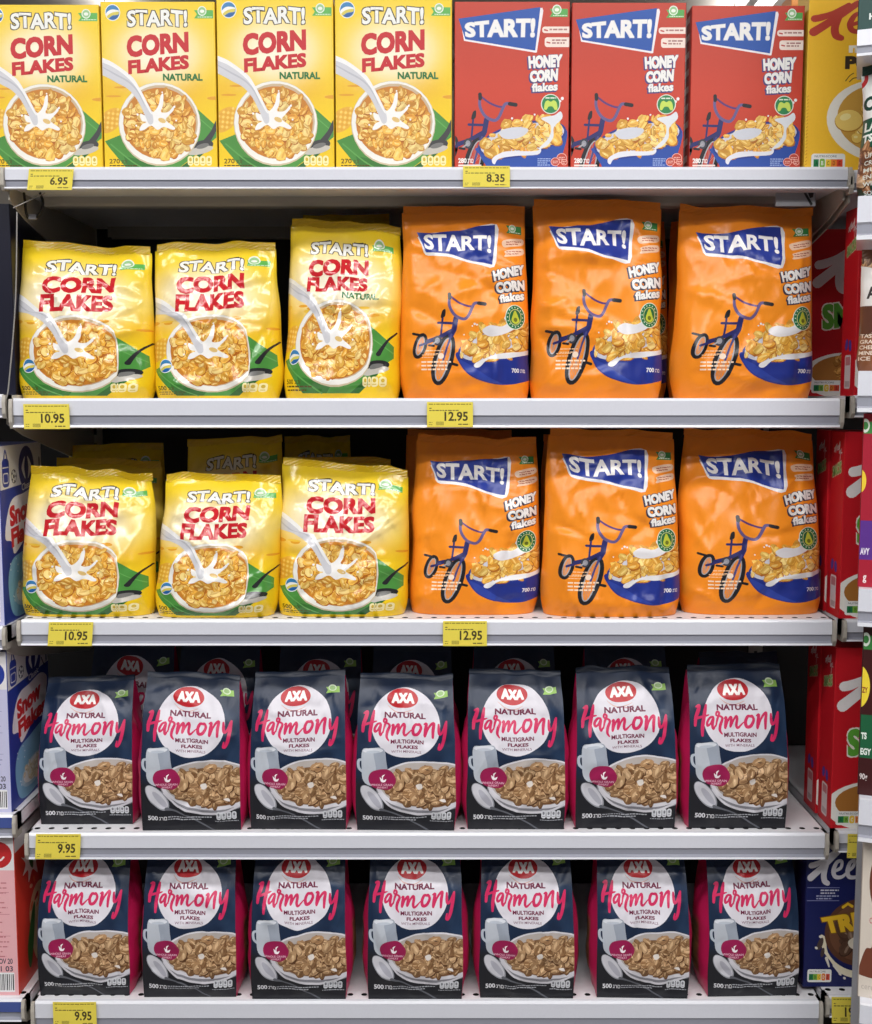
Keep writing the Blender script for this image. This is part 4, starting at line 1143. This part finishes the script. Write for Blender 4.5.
# ------------------------------------------------------------------ price tickets
def ticket(text, x0, y0, x1, y1, lab, cut=False, skew=0):
    Y = -.0092
    a_, b_ = pt(x0, y1, Y), pt(x1, y0, Y); w, h = b_.x - a_.x, b_.z - a_.z
    a = Art(0, 100, 0, 60, (232, 214, 84)); r = random.Random(text)
    ink = (70, 62, 34)
    a.lines(4, 4, 96, 5, 1, 2.6, (150, 136, 50), r); a.lines(5, 14, 10, 4, 1, 2.2, ink, r); a.lines(5, 19, 70, 4, 1, 2.6, (120, 108, 50), r)
    a.text(text, (62, 24, 96, 46) if cut else ((50 if len(text) < 5 else 38), 23, 89, 46) if text != '19.95' else (30, 23, 82, 46), ink, .028)
    for k in range(9): a.rect(20 + k * 1.9, 47, 21 + k * 1.9, 56, (120, 110, 50))
    a.lines(4, 48, 12, 5, 2, 2, (150, 136, 50), r); a.lines(68, 52, 92, 4, 1, 3, (120, 108, 50), r)
    mb = MB(); BU2, BV2 = np.linspace(-1, 1, 9), np.linspace(0, 1, 7)
    G, N = planar((0, 0, 0), (w / 2, 0, 0), (skew * w, 0, h), BU2, BV2)
    G[..., 1] += -.0006 * (1 - (G[..., 0] / w * 2) ** 2)
    lay(mb, a, G, N, BU2, BV2)
    Gb = G + np.array((0, .0005, 0)); mb.grid(Gb, -N, np.tile(np.array(lin((232, 214, 84))), Gb.shape[:2] + (1,)), flip=True)
    o = mb.build('price_tag', M_PAPER); o.location = ((a_.x + b_.x) / 2, Y, a_.z)
    return tag(o, lab, 'price tag', 'yellow price tickets')


ticket('6.95', 27, 169, 71, 190, 'pale yellow ticket reading 6.95 under the leftmost yellow cartons', skew=.06)
ticket('8.35', 463, 166, 510, 187, 'yellow ticket reading 8.35 under the leftmost red carton')
ticket('10.95', 24, 404, 69, 429, 'yellow ticket reading 10.95 on the second shelf')
ticket('12.95', 427, 402, 473, 427, 'yellow ticket reading 12.95 on the second shelf')
ticket('10.95', 47.5, 622, 91, 646, 'yellow ticket reading 10.95 on the third shelf', skew=.05)
ticket('12.95', 443, 621, 487, 646, 'yellow ticket reading 12.95 on the third shelf')
ticket('9.95', 35, 834, 79, 859, 'yellow ticket reading 9.95 under the leftmost bag of the fourth shelf', skew=.04)
ticket('9.95', 53.5, 1002, 96, 1026, 'yellow ticket reading 9.95 at the bottom of the photo')
ticket('19.95', 832, 997, 876, 1023, 'yellow ticket beginning with 19 under the navy carton', skew=-.03)
ticket('9', 847, 834, 872, 858, 'narrow plain yellow ticket under the lowest red carton', cut=True)

# ------------------------------------------------------------------ cartons at the left edge
def snow_side():
    a = Art(0, 190, 0, 300, (40, 60, 150)); r = random.Random(4)
    a.rect(-5, -5, 195, 76, (226, 224, 226))
    a.poly([(-5, 74), (195, 66), (195, 84), (-5, 82)], (40, 60, 150))
    # round shop badge
    a.ell(118, 42, 36, 38, (36, 44, 120), 0, 30)
    a.blob([(112, 22), (96, 42), (112, 62), (108, 42)], (240, 240, 242)); a.blob([(124, 22), (142, 42), (124, 62), (128, 42)], (240, 240, 242))
    a.text('Classic', ((94, 70), (142, 64), (142, 76), (94, 82)), (240, 240, 242), .01)
    # satchel and football
    a.rrect(10, 22, 40, 70, 9, (44, 60, 150)); a.stroke([(18, 24), (25, 8), (33, 24)], 4, (44, 60, 150)); a.rrect(14, 46, 36, 64, 4, (226, 224, 226)); a.rrect(16, 48, 34, 62, 3, (44, 60, 150)); a.rect(12, 36, 38, 38, (226, 224, 226))
    a.ell(60, 54, 12, 12, (40, 44, 80)); a.ell(60, 54, 10.5, 10.5, (230, 230, 232)); a.ell(60, 54, 4, 4, (40, 44, 80), 0, 5)
    for k in range(5): a.ell(60 + 9 * math.cos(k * 1.257), 54 + 9 * math.sin(k * 1.257), 2.6, 2.6, (40, 44, 80), 0, 5)
    a.stroke([(158, 52), (168, 66), (176, 70)], 3, (40, 44, 80)); a.stroke([(180, 30), (182, 62)], 8, (120, 124, 140))
    a.blob([(24, 120), (50, 92), (100, 86), (150, 80), (182, 96), (176, 130), (186, 156), (150, 166), (110, 160), (80, 176), (50, 186), (40, 164), (14, 156)], (238, 236, 240))
    a.text('Snow', ((34, 104), (150, 90), (150, 128), (36, 140)), (206, 44, 50), .06); a.text('Flakes', ((38, 142), (172, 130), (172, 160), (40, 176)), (206, 44, 50), .055)
    a.blob([(20, 230), (40, 196), (90, 186), (150, 176), (190, 180), (190, 280), (120, 292), (60, 296), (30, 280)], (128, 180, 214))
    a.ell(104, 254, 58, 26, (178, 208, 228), -8); a.ell(104, 252, 50, 21, (236, 238, 240), -8)
    a.flakes(lambda x, y: ((x - 104) / 46) ** 2 + ((y - 250) / 18) ** 2 < 1, (50, 225, 160, 275), 11, 9, [(244, 236, 214), (236, 222, 190)], (200, 180, 140), (250, 248, 240), r)
    for k in range(18): a.ell(r.uniform(30, 185), r.uniform(190, 285), 1.6, 1.6, (232, 240, 246), 0, 6)
    return a


def panel_front(base, ink, code, dark):
    a = Art(0, 70, 0, 300, base); r = random.Random(9)
    a.rect(-2, -2, 72, 70, (226, 224, 226))
    a.ell(46, 42, 21, 24, dark, 0, 24); a.stroke([(36, 50), (42, 44), (48, 52), (54, 46)], 3, (236, 232, 232))
    a.lines(6, 92, 58, 9, 16, 2.4, ink, r)
    for k in range(3): a.rect(4, 110 + k * 40, 60, 111 + k * 40, ink)
    a.text('NOV 20', (34, 232, 62, 242), (50, 50, 70), .02); a.text('01 03', (34, 246, 62, 256), (50, 50, 70), .02)
    a.rect(24, 258, 64, 294, (236, 236, 238))
    x = 27
    while x < 61:
        w = r.uniform(.8, 2.2); a.rect(x, 261, x + w, 291, (40, 40, 46)); x += w + r.uniform(.8, 2)
    return a


SNOW = snow_side(); LIL = panel_front((196, 196, 226), (150, 150, 190), True, (40, 60, 150))
xf = px_x(9.5, ZL[4] + .12, .012)
for zz, ytop, Yp, lb in ((ZL[3], 442, .2, 'blue and white snow cereal carton on the left edge of the third row'), (ZL[4], 652, .012, 'blue and white snow cereal carton lower at the left edge, its pale panel showing')):
    h = pt(20, ytop, Yp).z - zz
    h = min(h, .29)
    o = carton('cereal_box', .07, .195, h, ((196, 196, 226), (40, 60, 150)), (xf - .035, .012 + .0975, zz + 3e-4), front=LIL, right=SNOW)
    tag(o, lb, 'cereal box', 'snow cereal cartons in the left bay')
# pink and red carton, bottom left
pk = Art(0, 190, 0, 300, (206, 60, 44)); rp = random.Random(14)
pk.rect(-5, -5, 195, 40, (226, 222, 222))
pk.blob([(30, 60), (44, 66), (52, 40), (66, 62), (92, 40), (90, 70), (120, 74), (98, 88), (104, 120), (80, 104), (60, 120), (58, 96), (34, 96), (48, 80)], (238, 232, 222))
pk.blob([(60, 60), (80, 66), (84, 100), (70, 92)], (60, 110, 50))
pk.blob([(60, 170), (90, 140), (130, 146), (150, 190), (140, 260), (110, 290), (80, 270), (64, 220)], (226, 196, 150))
pk.blob([(46, 232), (70, 180), (86, 170), (76, 230), (60, 276), (48, 270)], (46, 106, 40)); pk.stroke([(120, 160), (108, 220), (124, 270)], [8, 16, 10], (72, 128, 52)); pk.stroke([(150, 170), (146, 230)], [8, 14], (60, 116, 46))
for k in range(16): pk.ell(rp.uniform(60, 150), rp.uniform(120, 190), rp.uniform(5, 12), rp.uniform(2, 5), rp.choice([(186, 40, 34), (226, 120, 70), (232, 190, 150)]), rp.uniform(0, 180), 8)
PNK = panel_front((232, 176, 182), (196, 120, 130), True, (186, 40, 44))
xq = px_x(17, Z5 + .12, .012)
o = carton('cereal_box', .075, .19, pt(10, 832, .012).z - ZL[5], ((232, 176, 182), (206, 60, 44)), (xq - .0375, .012 + .095, ZL[5] + 3e-4), front=PNK, right=pk)
tag(o, 'pink and red carton with a barcode at the bottom left edge', 'cereal box')
# dark navy carton and brown carton, left of the second shelf
nv = Art(0, 190, 0, 300, (9, 10, 34)); nv.stroke([(20, 40), (150, 44)], 3, (16, 18, 50))
xn = px_x(13, Z2 + .15, .05)
o = carton('cereal_box', .12, .2, pt(5, 208, .05).z - Z2, ((9, 10, 34), (9, 10, 30)), (xn - .06, .05 + .1, ZL[2] + 3e-4), front=nv, right=nv)
tag(o, 'very dark navy carton at the left edge beside the second shelf', 'cereal box')

# ------------------------------------------------------------------ red cartons in the right bay (their cartoon figure is left out)
RED = (196, 24, 36)


def smack_front():
    a = Art(0, 190, 0, 285, RED); r = random.Random(6)
    script_ke(a, lambda x, y: (4 + (x - 40) * .40, 26 + y * .36), (238, 234, 234), .38)
    a.text('SMACKS', ((22, 128), (182, 108), (184, 152), (24, 172)), (96, 170, 60), .06, .05, (240, 236, 224))
    a.ell(70, 250, 80, 40, (238, 236, 230), 0, 34); a.ell(74, 244, 68, 30, (170, 112, 50), 0, 30)
    a.flakes(lambda x, y: x > 50 and ((x - 78) / 66) ** 2 + ((y - 240) / 26) ** 2 < 1, (50, 210, 140, 268), 9, 7, [(206, 150, 72), (190, 128, 54)], (130, 80, 30), (236, 190, 110), r)
    nutri_score(a, 8, 258, 62, 280, 2)
    return a


def smack_side():
    a = Art(0, 60, 0, 285, RED)
    f = lambda x, y: (13 + (x - 40) * .062, 22 + y * .055 - (x - 40) * .012)
    script_ke(a, f, (226, 206, 204), .07)
    a.stroke([(41, 20), (38, 34), (44, 28), (44, 36), (42, 44)], 1.6, (226, 206, 204)); a.stroke([(48, 26), (46, 32), (51, 32)], 1.6, (226, 206, 204))
    a.text('SMACKS', ((10, 56), (50, 44), (50, 62), (10, 72)), (120, 160, 80), .05, .06, (214, 206, 170))
    a.ell(22, 206, 6, 9, (70, 60, 150), 20); a.ell(38, 208, 6, 9, (70, 60, 150), -10)
    a.rrect(17, 222, 43, 274, 4, (214, 200, 200)); a.rrect(20, 225, 40, 238, 2, (190, 120, 124)); a.rect(20, 262, 40, 271, (180, 160, 162))
    return a


SMF, SMS = smack_front(), smack_side()
for k, xe, yt, Y0, z, lb in ((2, 857, 206, .012, ZR[2], 'red cereal carton at the right of the second shelf, its spine turned to us'),
                             (3, 842, 432, .012, ZR[3], 'red cereal carton at the right of the third shelf'),
                             (4, 833, 648, .012, ZR[4], 'red cereal carton at the right of the fourth shelf, front one of two')):
    xl = px_x(xe, z + .15, Y0); h = pt(xe, yt, Y0).z - z
    o = carton('cereal_box', .19, .062, h, (RED, RED), (xl + .095, Y0 + .031, z + 3e-4), front=SMF, left=SMS)
    tag(o, lb, 'cereal box', 'red cartons in the right bay')
xl = px_x(833, ZR[4] + .15, .012)
o = carton('cereal_box', .19, .062, pt(833, 648, .012).z - ZR[4], (RED, RED), (xl + .095 - .002, .080 + .031, ZR[4] + 3e-4), front=SMF, left=SMS)
tag(o, 'red cereal carton at the right of the fourth shelf, second behind the front one', 'cereal box', 'red cartons in the right bay')
xl = px_x(842, ZR[3] + .15, .012)
o = carton('cereal_box', .19, .062, pt(842, 432, .012).z - ZR[3], (RED, RED), (xl + .095 - .002, .080 + .031, ZR[3] + 3e-4), front=SMF, left=SMS)
tag(o, 'red cereal carton on the third row standing behind the front red one', 'cereal box', 'red cartons in the right bay')
xl = px_x(809, ZR[2] + .15, .26)
o = carton('cereal_box', .19, .062, pt(810, 232, .26).z - Z2, (RED, RED), (xl + .095, .26 + .031, ZR[2] + 3e-4), front=SMF, left=SMS)
tag(o, 'shaded red carton facing forward deep behind the right orange pouch', 'cereal box', 'red cartons in the right bay')

# navy chocolate cereal carton, bottom right
cn = Art(35, 870, -40, 940, (22, 30, 88)); rc = random.Random(17)
script_ke(cn, lambda x, y: (x, y), (222, 220, 228), 1.0)
cn.rect(40, 246, 280, 251, (120, 124, 170)); cn.rect(40, 336, 280, 341, (120, 124, 170))
cn.lines(140, 262, 275, 20, 2, 9, (200, 200, 216), rc); cn.lines(110, 302, 275, 18, 2, 9, (160, 164, 196), rc)
cn.blob([(150, 580), (190, 600), (210, 700), (300, 790), (440, 830), (640, 780), (720, 600), (640, 440), (700, 400), (800, 560), (780, 760), (620, 880), (420, 880), (300, 840), (230, 760), (170, 680)], (230, 222, 196), 4)
cn.ell(450, 560, 270, 235, (92, 58, 42), 0, 40); cn.ell(450, 560, 235, 200, (112, 74, 54), 0, 40)
cn.flakes(lambda x, y: ((x - 470) / 200) ** 2 + ((y - 600) / 150) ** 2 < 1, (280, 460, 660, 740), 74, 60, [(112, 90, 76), (140, 116, 98), (90, 64, 50)], (60, 38, 28), (176, 150, 130), rc)
cn.blob([(360, 620), (420, 590), (470, 640), (420, 680), (370, 660)], (228, 218, 200)); cn.ell(150, 640, 20, 46, (74, 60, 58), 20); cn.ell(170, 700, 14, 34, (74, 60, 58), 10)
for x, y in ((150, 590), (122, 668), (340, 880), (306, 850)): cn.ell(x, y, 12, 9, (226, 222, 214), 30, 10)
for p in (((200, 740), (222, 798)), ((260, 790), (312, 856))): cn.stroke(p, [22, 12], (226, 220, 206), smooth=False)
cn.text('TRESOR', ((146, 456), (800, 350), (810, 520), (190, 570)), (232, 186, 44), .07, .05, (120, 80, 30))
cn.stroke([(310, 384), (345, 360), (378, 378)], 20, (232, 186, 44), smooth=False)
nutri_score(cn, 62, 818, 242, 908, 3)
xl = px_x(805, ZR[5] + .12, .03)
o = carton('cereal_box', .19, .06, pt(810, 846, .03).z - ZR[5], ((30, 38, 104), (24, 30, 84)), (xl + .095, .03 + .03, ZR[5] + 3e-4), front=cn)
tag(o, 'navy chocolate cereal carton at the bottom right', 'cereal box')

# ------------------------------------------------------------------ slim display stand in front, at the right edge
SY0, SY1 = -.17, -.05
zs = {}
SA = -math.atan(422 / FPX)
st = empty('display_stand', (px_x(858.5, 1.4, SY0), SY0, 0), (0, 0, SA)); sx = st.location.x
tiers = [(29, 56), (196, 240), (371, 412), (588, 625), (797, 838), (1000, 1030)]
tx = []
for (ya, yb) in tiers:
    z = pt(858, ya, SY0).z; zl = pt(858, yb, SY0).z; x0 = px_x(858.5, z, SY0); tx.append((x0, z))
    t = MB(); hz = z - zl
    prof = [(SY0 + .004, z), (SY0 - .003, z), (SY0 - .004, z - hz * .6), (SY0 - .001, z - hz * .64), (SY0 - .001, z - hz * .86), (SY0 - .006, z - hz * .9), (SY0 - .006, z - hz), (SY1, z - hz), (SY1, z)]
    prof = [(a - SY0, b) for a, b in prof]
    t.extrude_x(prof, x0 - sx, x0 - sx + .24, [LIPC, LILAC, LILAC, BANDC, BANDC, LIPC, LIPC, LILAC, LILAC], close=True)
    t.build('tier', M_RAILP, st)
pb = MB(); pb.box(.02, .24, SY1 - SY0 + .0005, SY1 - SY0 + .006, 0, 2.1); pb.build('back_board', M_GREY, st)
fo = MB(); fo.box(.0, .26, .0, .12, 0, .06); fo.build('foot', M_GREY, st)
tag(st, 'slim white tiered display stand at the right edge of the photo', 'display stand')


def stand_item(i, ytop, art, cols, lab, bag=False, d=.06, xo=0.0):
    x0, z = tx[i]; h = pt(862, ytop, SY0).z - z; w = .17; xx = px_x(858.5, z + .1, SY0) + .002
    c_, s_ = math.cos(SA), math.sin(SA); q = (w / 2, .012 + d / 2)
    loc = (xx + q[0] * c_ - q[1] * s_, SY0 + q[0] * s_ + q[1] * c_, z + 3e-4)
    if bag:
        o = pillow_bag('cereal_bag', art, cols[0], M_ORANGE, w, h - .012, d, loc, -.01, 300 + i, crumple=.4, topw=1.0, rotz=SA)
    else:
        o = carton('cereal_box', w, d, h, cols, loc, SA, front=art)
    return tag(o, lab, 'cereal bag' if bag else 'cereal box')


r9 = random.Random(19); GRA = [(150, 100, 66), (176, 126, 84), (206, 170, 130), (116, 72, 46)]
a0 = Art(0, 170, 0, 240, (14, 62, 58)); a0.text('SOU', (18, 196, 60, 206), (220, 228, 224), .03); a0.text('HAZELNUT', (14, 214, 90, 224), (220, 228, 224), .03)
stand_item(0, -130, a0, ((14, 62, 58), (10, 50, 46)), 'dark green carton at the top right corner on the stand')
a1 = Art(0, 170, 0, 145, (20, 58, 46))
a1.rect(-5, -5, 175, 54, (222, 224, 222)); a1.ell(-2, 6, 12, 10, (186, 40, 44), -30); a1.ell(-3, 5, 8, 6, (222, 224, 222), -30)
a1.text('OLA', (1, 28, 44, 45), (24, 62, 52), .05); a1.poly([(-5, 56), (60, 50), (175, 52), (175, 86), (60, 90), (-5, 86)], (24, 82, 62)); a1.text('LATTE', (3, 58, 44, 69), (232, 238, 232), .04); a1.text('TS', (2, 72, 16, 82), (232, 238, 232), .05)
a1.flakes(lambda x, y: 88 < y < 134 and x < 60 - (y - 88) * .9, (0, 88, 60, 134), 7, 7, GRA, (70, 40, 26), (226, 196, 160), r9)
for k, w_ in enumerate(('UPGRADE', 'CRUNCHY', 'MUESLI', 'ENRICHED', 'WITH')): a1.text(w_, (8, 95 + k * 8, 12 + 5 * len(w_), 100 + k * 8), (216, 222, 216), .02)
a1.text('SOURCE', (8, 137, 40, 142), (200, 210, 204), .02)
stand_item(1, 57, a1, ((20, 58, 46), (16, 48, 38)), 'green and white granola pouch on the stand, upper right edge', True)
a2 = Art(0, 170, 0, 130, (104, 66, 46))
a2.flakes(lambda x, y: y < 92, (0, 0, 170, 92), 8, 8, GRA, (76, 46, 30), (220, 186, 140), r9)
a2.ell(-6, 50, 58, 40, (226, 224, 222)); a2.poly([(-60, 56), (50, 56), (40, 74), (10, 90), (-60, 90)], (92, 56, 44)); a2.text('A', (8, 34, 22, 48), (60, 56, 56), .04)
a2.rect(-5, 92, 175, 140, (136, 86, 56))
for k, w_ in enumerate(('TASTE', 'GRAIN', 'CHED', 'MINERAL', 'ICE')): a2.text(w_, (2, 88 + k * 6.4, 4 + 4.6 * len(w_), 92.5 + k * 6.4), (236, 224, 210), .02)
stand_item(2, 244, a2, ((120, 76, 50), (100, 62, 44)), 'brown granola pouch on the stand, beside the upper red carton', True)
a3 = Art(0, 170, 0, 176, (166, 30, 52))
a3.rect(-2, 8, 20, 20, (66, 140, 70)); a3.ell(2, 12, 6, 7, (226, 234, 222)); a3.ell(2, 12, 4, 4, (66, 140, 70)); a3.ell(-3, 68, 9, 12, (236, 206, 60)); a3.rect(-2, 108, 36, 148, (92, 50, 140)); a3.text('AVY', (1, 136, 14, 143), (230, 222, 236), .04)
a3.flakes(lambda x, y: x > 40, (40, 70, 170, 165), 10, 9, [(60, 70, 120), (90, 110, 150), (206, 170, 90), (40, 40, 70), (120, 150, 80)], (30, 26, 50), (210, 200, 190), r9)
a3.text('g', (6, 164, 11, 172), (236, 220, 220), .03)
stand_item(3, 414, a3, ((166, 30, 52), (140, 24, 44)), 'magenta carton with a purple band on the stand, right edge')
a4 = Art(0, 170, 0, 172, (60, 20, 22))
a4.rect(-2, 10, 24, 24, (60, 132, 66)); a4.ell(3, 14, 6, 7, (222, 232, 220)); a4.ell(3, 14, 4, 4, (60, 132, 66)); a4.ell(-6, 62, 17, 22, (236, 210, 60)); a4.text('ZY', (0, 62, 8, 68), (140, 40, 40), .04)
a4.rect(-2, 90, 170, 134, (26, 92, 58)); a4.text('TS', (1, 108, 9, 115), (226, 234, 228), .05); a4.text('EGY', (1, 124, 16, 131), (226, 234, 228), .04); a4.text('90g', (1, 150, 12, 158), (216, 206, 206), .02)
stand_item(4, 627, a4, ((60, 20, 22), (48, 16, 18)), 'dark maroon carton with a green band on the stand, right edge')
a5 = Art(0, 170, 0, 160, (214, 204, 192))
a5.ell(32, 44, 22, 34, (110, 62, 46)); a5.text('cocoa', (12, 80, 38, 86), (196, 130, 126), .01)
a5.blob([(0, 130), (8, 112), (16, 110), (20, 102), (30, 110), (60, 100), (80, 130), (40, 140), (0, 138)], (112, 60, 42)); a5.ell(32, 126, 12, 10, (232, 214, 188)); a5.text('cereal', (4, 146, 28, 152), (186, 174, 164), .005)
stand_item(5, 838, a5, ((214, 204, 192), (190, 180, 168)), 'cream carton with brown pieces on the stand at the bottom right')

# ------------------------------------------------------------------ cords and clip under the top shelf
def cord(name, pts, r, m, lab):
    mb = MB(); mb.tube([tuple(q) for q in crom([tuple(p) for p in pts], False, 6)], r); o = mb.build(name, m)
    return tag(o, lab, 'cord')


cord('cable_tie', [pt(24, 193, .055), pt(25, 202, .05), pt(26, 212, .05), pt(28, 218, .06)], .0022, M_BLACK, 'black cable hanging under the top shelf, left strand')
cord('cable_tie', [pt(40, 193, .055), pt(43, 202, .05), pt(41, 211, .05), pt(37, 217, .06)], .0022, M_BLACK, 'black cable hanging under the top shelf, right strand')
cord('divider_cord', [pt(17, 212, -.004), pt(15.5, 300, -.004), pt(9, 382, -.004), pt(6, 400, -.004)], .0011, M_CORD, 'thin clear cord running down beside the left end of the second shelf')
cord('divider_cord', [pt(13, 208, .0), pt(45, 193, .03)], .0009, M_CORD, 'short clear cord slanting up to the left end of the top shelf')
cp = MB(); q = pt(33, 217, .06); cp.box(q.x - .006, q.x + .006, q.y - .004, q.y + .004, q.z - .004, q.z + .004); o = cp.build('cable_clip', M_GREY); tag(o, 'small grey clip holding the black cables under the top shelf', 'clip')
# pressed plate with a dark mark under the right end of the top shelf
cp = MB(); a_ = pt(776, 206, .02); b_ = pt(816, 192.5, .02)
cp.box(a_.x, b_.x, .021, .0245, a_.z, b_.z); yk = .0206
zc_ = (a_.z + b_.z) / 2; xk = px_x(806, zc_, .02)
cp.add([(xk - .004, yk, zc_ + .010), (xk + .008, yk, zc_ - .010), (xk + .011, yk, zc_ - .007), (xk, yk, zc_ + .010)], [(0, 1, 2, 3)], mi=1)
cp.add([(xk + .003, yk, zc_ + .010), (xk + .012, yk, zc_ + .010), (xk + .011, yk, zc_ + .003), (xk + .006, yk, zc_ + .002)], [(3, 2, 1, 0)], mi=1)
o = cp.build('label_plate', [M_GREY, M_BLACK]); tag(o, 'grey plate with a black mark under the right end of the top shelf', 'plate')

# ------------------------------------------------------------------ the shop around: floor, ceiling, lights
def struct(name, mb, m): return tag(mb.build(name, m), kind='structure')


f = MB(); f.box(-9, 9, -9, 12, -.05, 0); struct('floor', f, M_FLOOR)
c = MB(); c.box(-9, 9, -9, 12, 4.6, 4.65); struct('ceiling', c, M_CEIL)
for k, (y, z) in enumerate(((5.4, 4.35), (6.7, 4.35), (8.0, 4.35), (9.3, 4.35))):
    b = MB(); b.box(-9, 9, y, y + .16, z, z + .22); struct('trim_%d' % (k + 1), b, M_BEAM)
wb = MB(); wb.box(-9, 9, 12, 12.1, 0, 4.6); struct('wall_back', wb, M_CEIL)
E_T = emis('fluorescent_tube', (1, .98, .95), 5)


def fixture(x, y, z, L, along_x, power, lab, lamp=True, up=0, wd_=.12):
    root = empty('ceiling_light', (x, y, z)); hx, hy = (L / 2, wd_ / 2) if along_x else (wd_ / 2, L / 2)
    h = MB(); h.prism_x([(-hy, .06), (-hy * .6, .1), (hy * .6, .1), (hy, .06), (hy, .02), (-hy, .02)], -hx, hx); h.build('housing', M_STEEL, root)
    t = MB(); t.box(-hx * .98, hx * .98, -hy * .8, hy * .8, .0, .02); t.build('diffuser', E_T, root)
    for s in (-1, 1):
        w = MB(); qx, qy = (s * hx * .8, 0) if along_x else (0, s * hy * .8); w.tube([(qx, qy, .1), (qx, qy, 4.6 - z)], .004); w.build('hanger', M_BEAM, root)
    tag(root, lab, 'ceiling light', 'strip lights over the aisles')
    if up:      # added fill, no real lamp: brightens the ceiling over the far fixtures
        l = bpy.data.lights.new('ceiling_fill', 'AREA'); l.shape = 'RECTANGLE'; l.size, l.size_y = (L, .1) if along_x else (.1, L); l.energy = up
        o = bpy.data.objects.new('ceiling_fill', l); COL.objects.link(o); o.location = (x, y, z + .12); o.rotation_euler = (math.pi, 0, 0)
    if lamp:
        l = bpy.data.lights.new('aisle_lamp', 'AREA'); l.shape = 'RECTANGLE'; l.size, l.size_y = (L, wd_) if along_x else (wd_, L); l.energy = power; l.color = (1, .985, .97)
        o = bpy.data.objects.new('aisle_lamp', l); COL.objects.link(o); o.location = (x, y, z - .01)


fixture(0, -1.5, 3.15, 5.0, True, 100, 'long light panel over the aisle, nearest the shelves', wd_=.3)
fixture(0, -2.6, 3.15, 5.0, True, 125, 'long light panel over the aisle, second from the shelves', wd_=.3)
fixture(0, -4.6, 3.8, 6.0, True, 80, 'long strip light over the next aisle further from the shelves')
q = pt(765, 1, 6.9)
fixture(q.x, 6.9, q.z - .03, 2.2, False, 200, 'strip light glimpsed above the red cartons', up=14)
fixture(-2.6, 8.6, q.z - .03, 2.6, False, 120, 'added strip light, unseen behind the yellow cartons, brightening the ceiling', up=14)  # extra unseen fixture, put in to lift the dark far ceiling

wd = bpy.data.worlds.new('store_ambience'); SC.world = wd; wd.use_nodes = True
wd.node_tree.nodes['Background'].inputs[0].default_value = (.92, .95, 1, 1); wd.node_tree.nodes['Background'].inputs[1].default_value = .17

SC.view_settings.view_transform = 'Standard'; SC.view_settings.look = 'None'; SC.view_settings.gamma = 1
SC.view_settings.use_curve_mapping = False; SC.view_settings.exposure = -0.58
